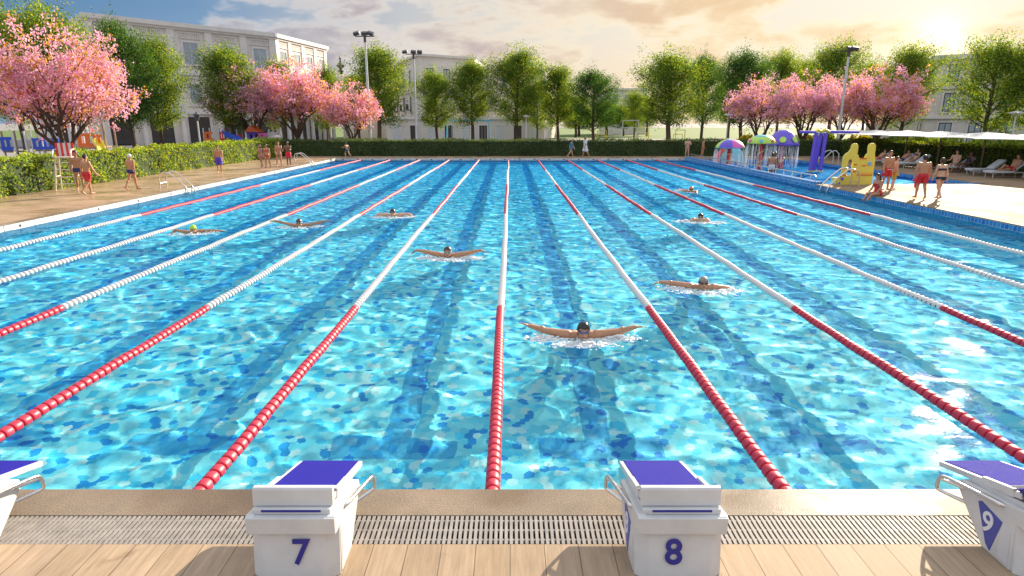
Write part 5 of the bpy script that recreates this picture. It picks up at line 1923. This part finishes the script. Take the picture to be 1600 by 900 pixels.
walker(452, 260.5, 221, 185, 'dark', 'man in bright red shorts with arms folded at the far left hedge corner', [('shorts', .6, cloth('bright_red_shorts', (.72, .02, .05)))], BLK, legs=((2, 2), (-2, 3)), arms=((20, 6, 95), (20, 6, 95)))
walker(543, 247, 221.5, -60, 'olive', 'small running person in dark trunks by the far hedge, under the small blossom tree', [('briefs', 0, NAVY)], BRN, legs=((35, 50), (-20, 30)), arms=((35, 8, 60), (-35, 8, 50)), lean=10)
walker(892, 245.8, 218, 75, 'pale', 'person in short blue cover up walking by the far hedge', [('robe', .35, BLUEC)], (HAIRS['brown'], 'short'), None, True, legs=((22, 8), (-20, 20)), arms=((-18, 6, 14), (18, 6, 14)))
walker(914, 245.8, 214, -105, 'tan', 'person in knee length white robe walking by the far hedge', [('robe', .95, WHITEC)], BRN, legs=((-16, 18), (16, 8)), arms=((10, 6, 14), (-10, 6, 14)))
walker(1073, 246, 216, 180, 'pale', 'pale man with folded arms standing before the far hedge', [('briefs', 0, cloth('beige_trunks', (.45, .32, .26)))], BRN, legs=((4, 2), (-4, 4)), arms=((20, 8, 95), (20, 8, 95)))
walker(1097, 246, 217, 120, 'tan', 'slim man standing sideways at the far hedge near the water mushrooms', [('briefs', 0, cloth('brown_trunks', (.25, .13, .10)))], BRN, legs=((3, 3), (-3, 5)), arms=((5, 5, 12), (2, 5, 12)))
walker(1382, 298, 235, 165, 'tan', 'man in red shorts with a white waistband standing by the paddling pool', [('shorts', .62, RED), ('band', 0, WHITEC)], BRN, legs=((3, 3), (-4, 6)), arms=((4, 7, 12), (0, 7, 12)), head=(4, 20))
walker(1394, 297, 244, 110, 'pale', 'person in olive yellow shorts close behind the man with a white waistband', [('shorts', .8, OLIVE)], BRN, legs=((4, 4), (-4, 6)), arms=((6, 6, 15), (2, 6, 15)))
rm = walker(1436, 311, 242, 10, 'tan', 'man in red shorts walking away holding a red float can', [('shorts', .66, RED)], BLK, legs=((10, 10), (-9, 14)), arms=((-4, 12, 12), (4, 10, 14)))
walker(1464, 312, 246, -8, 'pale', 'woman in dark bikini walking away on the sunlit right deck', [('bikini', 0, DKBIK)], (HAIRS['brown'], 'bob'), None, True, legs=((-13, 18), (14, 8)), arms=((6, 10, 14), (-12, 12, 12)))
walker(1356, 284, 240, 235, 'tan', 'woman in red bikini standing at the right end of the play castle', [('bikini', 0, REDBIK)], (HAIRS['brown'], 'long'), None, True, legs=((2, 2), (-3, 4)), arms=((8, 6, 30), (4, 6, 12)), head=(18, 0))
# red rescue can held by the man in red shorts
p = at(1430, 309)
o = MB().lathe([(.02, -.25), (.08, -.20), (.09, 0), (.08, .18), (.03, .24), (.01, .25)], 12).build('rescue_can', M['red'], None, (p.x - .03, p.y, DZ + .62), smooth=True)
tag(o, 'red float can hanging from the hand of the man in red shorts', 'rescue can')


def seated(H, back, thighs, arms, legs2, female=False, head=(0, 0)):
    """sitting figure, pelvis at origin; back = torso recline, thighs = (angle fwd, knee bend) pairs, legs2 unused"""
    J = standing(H, legs=thighs, arms=arms, lean=-back, head=head, female=female)
    base = J['pelvis'].copy()
    for k in J:
        if k not in ('hu', 'hf', 'hdL', 'hdR'): J[k] = J[k] - base
    return J


def sitter(loc, rz, skin_k, H, label, clothes, hair, female=False, back=30, thighs=((80, 40), (75, 60)), arms=((-20, 20, 30), (-20, 20, 30)), head=(0, 0), cat_group='people resting by the paddling pool'):
    J = seated(H, back, thighs, arms, None, female, head)
    return figure('person', J, H, SK[skin_k], loc, rz, label, clothes, hair, None, None, female, .0135, cat_group)


# woman in red on the pool edge (faces the water on the left)
p = at(1353, 306)
sitter((PX1 + .22, p.y + .15, DZ + .10), R(100), 'tan', 1.66, 'woman in red swimsuit sitting on the pool edge with legs toward the water', [('swimsuit', 0, REDBIK)], (HAIRS['brown'], 'long'), True, -6, ((82, 52), (88, 60)), ((8, 10, 40), (4, 14, 30)), (16, 0))
# two people standing in the paddling pool under the tallest mushroom
for (px, py, ptop, fc_, sk_, lab, cl_) in ((1204, 277, 241, 25, 'tan', 'man in white shorts standing in the paddling pool, seen from behind', cloth('white_shorts', (.7, .7, .72))), (1207.5, 274, 238, 150, 'dark', 'person behind the man in white shorts in the paddling pool', NAVY)):
    p = at(px, py, -.3)
    J = standing(1.72, legs=((3, 3), (-3, 5)), arms=((10, 8, 20), (6, 8, 15)))
    figure('person', J, 1.72, SK[sk_], (p.x, p.y, -.52), R(-fc_), lab, [('shorts', .5, cl_)], BLK, None, None, False, .0135, 'people in the paddling pool')
# lounger people (heads toward +x, faces up)
LT = DZ + .385 + .10
sitter((26.45, 43.4, LT), R(90), 'tan', 1.74, 'person lying back on the lounger, left one of the sunbathing couple', [('briefs', 0, NAVY)], BRN, False, 48, ((86, 10), (98, 30)), ((-30, 20, 60), (-20, 15, 40)))
sitter((27.0, 42.85, LT), R(100), 'pale', 1.64, 'woman sitting up, right one of the sunbathing couple', [('bikini', 0, DKBIK)], (HAIRS['brown'], 'bob'), True, 20, ((88, 30), (95, 70)), ((20, 10, 40), (15, 10, 50)))
sitter((26.9, 38.75, LT), R(120), 'pale', 1.70, 'pale man sitting on the lounger, left one of the seated pair', [('briefs', 0, cloth('grey_trunks', (.3, .3, .34)))], BRN, False, 6, ((84, 60), (88, 70)), ((25, 10, 40), (30, 10, 50)))
sitter((27.3, 38.3, LT), R(100), 'dark', 1.66, 'dark haired woman seated with bent knees, right one of the seated pair', [('swimsuit', 0, DKBIK)], (HAIRS['black'], 'bob'), True, 22, ((100, 80), (96, 60)), ((15, 8, 50), (5, 10, 40)))
sitter((27.05, 34.5, LT), R(92), 'olive', 1.78, 'man in red shorts reclining with one knee bent on the lounger', [('shorts', .55, RED)], BLK, False, 28, ((88, 6), (120, 80)), ((30, 10, 20), (-10, 14, 40)), (8, 0))
sitter((25.9, 45.2, LT), R(90), 'tan', 1.68, 'person lying on the farthest sun lounger behind the play castle', [('briefs', 0, REDBIK)], BRN, False, 50, ((88, 8), (92, 20)), ((-30, 15, 40), (-20, 15, 40)))
# person leaning behind the castle
# ------------------------------------------------------------------ swimmers
FOAM = mat('foam', (.86, .89, .91), .6, .04)
FOAM.node_tree.nodes['Principled BSDF'].inputs['Alpha'].default_value = .8
LENS = {'blue': mat('blue_lens', (.03, .10, .38), .08, .05), 'dark': mat('dark_lens', (.01, .015, .02), .08, .05), 'teal': mat('teal_lens', (.02, .28, .38), .08, .05)}
STRAP = mat('goggle_strap', (.05, .08, .14), .5, .05)
STRAPW = mat('white_strap', (.6, .62, .65), .5, .05)


def butterfly(H, aL, aR, lift=.0, pitch=28, yaw=0, rise=.10):
    """swimmer facing +y; arms given as lists of (side, up, back) offsets in H for elbow, wrist, hand direction"""
    J = {}
    hz = rise
    J['pelvis'] = V3((0, -.44 * H, -.25 * H)); J['waist'] = V3((0, -.355 * H, -.185 * H)); J['chest'] = V3((0, -.25 * H, -.085 * H + lift)); J['neck'] = V3((0, -.155 * H, -.002 * H + lift))
    hp, hy = R(pitch), R(yaw)
    J['head'] = J['neck'] + V3((0, .060 * H, .050 * H))
    J['hu'] = V3((0, math.sin(hp), math.cos(hp))); J['hf'] = V3((math.sin(hy) * math.cos(hp), math.cos(hy) * math.cos(hp), -math.sin(hp)))
    for k, s, a in (('L', -1, aL), ('R', 1, aR)):
        J['sh' + k] = V3((s * .118 * H, -.175 * H, -.008 * H + lift))
        e, w, d = a
        J['el' + k] = J['sh' + k] + V3((s * e[0], -e[2], e[1])) .normalized() * .172 * H
        J['wr' + k] = J['el' + k] + V3((s * w[0], -w[2], w[1])).normalized() * .150 * H
        J['hd' + k] = V3((s * d[0], -d[2], d[1])).normalized()
        J['hn' + k] = V3((0, .35, -1)).normalized() if abs(d[1]) < .8 else V3((0, 1, 0))
        J['ht' + k] = V3((0, 1, 0))
        J['hip' + k] = J['pelvis'] + V3((s * .054 * H, -.01 * H, 0)); J['kn' + k] = J['hip' + k] + V3((-s * .02 * H, -.10 * H, -.20 * H))
        J['an' + k] = J['kn' + k] + V3((0, -.20 * H, -.10 * H)); J['toe' + k] = J['an' + k] + V3((0, -.10 * H, .01 * H))
    J['open'] = True
    return J


def foam(loc, rz, spots, seed, label):
    """splash of water: sheets of foam flecks and flying drops around a swimmer"""
    rng = np.random.default_rng(seed)
    mb = MB()
    for (x_, y_, sx_, sy_, n_, zmax) in spots:
        for _ in range(n_):
            a, b_ = rng.normal(0, 1, 2)
            r_ = abs(rng.normal(0, .008)) + .005
            z_ = .012 + zmax * max(0, rng.normal(0, .45)) * math.exp(-(a * a + b_ * b_) * .4)
            sq = .45 if z_ < .03 else .9
            mb.ell((x_ + a * sx_, y_ + b_ * sy_, z_), (r_ * rng.uniform(.9, 2.6), r_ * rng.uniform(.9, 1.8), r_ * sq), None, 6, 4)
    o = mb.build('splash', FOAM, None, loc, smooth=True)
    o.rotation_euler = (0, 0, rz)
    tag(o, label, 'splash', 'splashes around the swimmers', 'stuff')


SPREAD = ((.9, .22, .12), (.92, .30, .02), (.95, .12, -.1))


def swimmer(i, rz, H, sk_, label, aL, aR, cap=None, hair=None, gog=None, pitch=28, lift=.02, yaw=0, z=0, foam_n=1.0, vox=.0085, female=False, spots=None, suit=None, scale_arm=1):
    p = SWP[i]
    J = butterfly(H, aL, aR, lift, pitch, yaw)
    off = Matrix.Rotation(rz, 3, 'Z') @ V3((0, -.10 * H, 0))
    loc = (p.x - off.x, p.y - off.y, z)
    o = figure('person', J, H, SK[sk_], loc, rz, label, suit or [('briefs', 0, NAVY)], hair, cap, gog, female, vox, 'swimmers in the lap pool')
    sp = spots or [(0, .02, .22, .06, 260, .05), (-.28 * H, -.13 * H, .13, .05, 150, .06), (.28 * H, -.13 * H, .13, .05, 150, .06), (0, -.12 * H, .3, .1, 120, .03), (-.3 * H, -.3, .14, .12, 40, .04), (.3 * H, -.3, .14, .12, 40, .04)]
    sp = [(a, b_, c, d, int(n_ * foam_n * 1.1), zz_) for a, b_, c, d, n_, zz_ in sp]
    foam(loc, rz, sp, 100 + i, 'white splash of water around the ' + ('swimmer with wet dark hair', 'swimmer in the patterned cap', 'swimmer with teal goggles', 'swimmer in the black cap, left lanes', 'swimmer in the charcoal cap', 'swimmer in the lime cap', 'swimmer in the black cap, right lanes', 'swimmer in the orange cap')[i])
    return o


# patterned cap: dark with pale wavy bands
mcap = mat('patterned_cap', (.03, .03, .06), .35)
n = Nodes(mcap.node_tree)
wv = n.n('TexWave', n.n('TexCoord').outputs['Object'], Scale=14.0, Distortion=6.0, Detail=1.0)
n.set(mcap.node_tree.nodes['Principled BSDF'].inputs['Base Color'], n.ramp(wv.outputs['Color'], [(.45, (.02, .02, .05)), (.6, (.55, .48, .40))]))
CAPS = {k: cloth(k + '_cap', c, .35) for k, c in dict(black=(.012, .012, .015), charcoal=(.05, .055, .07), lime=(.45, .75, .03), orange=(.75, .14, .02)).items()}
T = math.pi
swimmer(0, R(180), 1.80, 'tan', 'swimmer with wet dark hair and blue goggles in the nearest lane, arms wide', ((.96, .10, .05), (.94, .24, .05), (.95, .12, -.12)), ((.95, .12, .10), (.92, .26, .10), (.92, .26, .15)), hair=(HAIRS['wet'], 'short'), gog=(STRAP, LENS['blue']), pitch=8, lift=.075, vox=.0075, foam_n=1.5)
swimmer(1, R(172), 1.78, 'tan', 'swimmer in a patterned cap doing butterfly in the lane left of block 9', ((.86, -.12, .30), (.78, -.42, .2), (.6, -.75, .1)), ((.95, .10, .15), (.96, .04, .05), (.95, -.25, -.1)), cap=mcap, gog=(STRAP, LENS['dark']), pitch=-4, lift=.07, vox=.008)
swimmer(2, R(178), 1.74, 'tan', 'swimmer with brown cap and teal goggles doing butterfly left of the middle rope', ((.93, .14, .12), (.93, .22, .10), (.9, -.3, -.05)), ((.93, .16, .12), (.92, .16, .05), (.9, -.5, .0)), hair=(HAIRS['brown'], 'short'), gog=(STRAPW, LENS['teal']), pitch=4, lift=.09, foam_n=1.6)
swimmer(3, R(182), 1.76, 'pale', 'swimmer in a black cap, arms dipping, between the two left middle ropes', ((.88, .02, .15), (.75, -.45, .05), (.6, -.7, 0)), ((.90, .02, .15), (.72, -.48, .05), (.6, -.7, 0)), cap=CAPS['black'], gog=(STRAP, LENS['dark']), pitch=4, lift=.09, foam_n=1.3, vox=.011)
swimmer(4, R(188), 1.76, 'olive', 'swimmer in a charcoal cap and dark suit, arms wide, left of the black capped one', ((.92, .18, .05), (.94, .20, .0), (.95, .1, -.2)), ((.90, .26, .12), (.93, .22, .1), (.9, -.1, .1)), cap=CAPS['charcoal'], gog=(STRAPW, LENS['dark']), pitch=10, lift=.07, foam_n=.5, vox=.011, female=True, suit=[('swimsuit', 0, DKBIK)])
swimmer(5, R(205), 1.68, 'olive', 'swimmer in a lime green cap beside the second rope from the left', ((.92, -.02, -.1), (.95, -.10, -.05), (.95, -.12, 0)), ((.86, .20, .30), (.55, -.6, .2), (.2, -.9, 0)), cap=CAPS['lime'], gog=None, pitch=20, lift=.07, foam_n=.5, vox=.011, female=True, suit=[('swimsuit', 0, cloth('teal_suit', (.03, .12, .16)))])
swimmer(6, R(165), 1.76, 'pale', 'swimmer in a black cap rising from the splash in the right lanes', ((.6, -.6, -.3), (.3, -.9, -.2), (.2, -.9, -.1)), ((.65, -.55, .2), (.4, -.85, .1), (.2, -.9, 0)), cap=CAPS['black'], gog=(STRAPW, LENS['dark']), pitch=4, lift=.09, foam_n=1.2, vox=.011)
swimmer(7, R(152), 1.76, 'tan', 'swimmer in an orange cap stretched out in the far right lanes', ((.2, -.3, -.9), (.1, -.3, -.9), (.1, -.2, -.9)), ((.9, -.05, .45), (.9, -.1, .4), (.9, -.2, .3)), cap=CAPS['orange'], gog=(STRAP, LENS['dark']), pitch=10, lift=.06, foam_n=.9, vox=.012,
        spots=[(.55, -.55, .16, .12, 260, .16), (0, .02, .12, .05, 60, .03)])
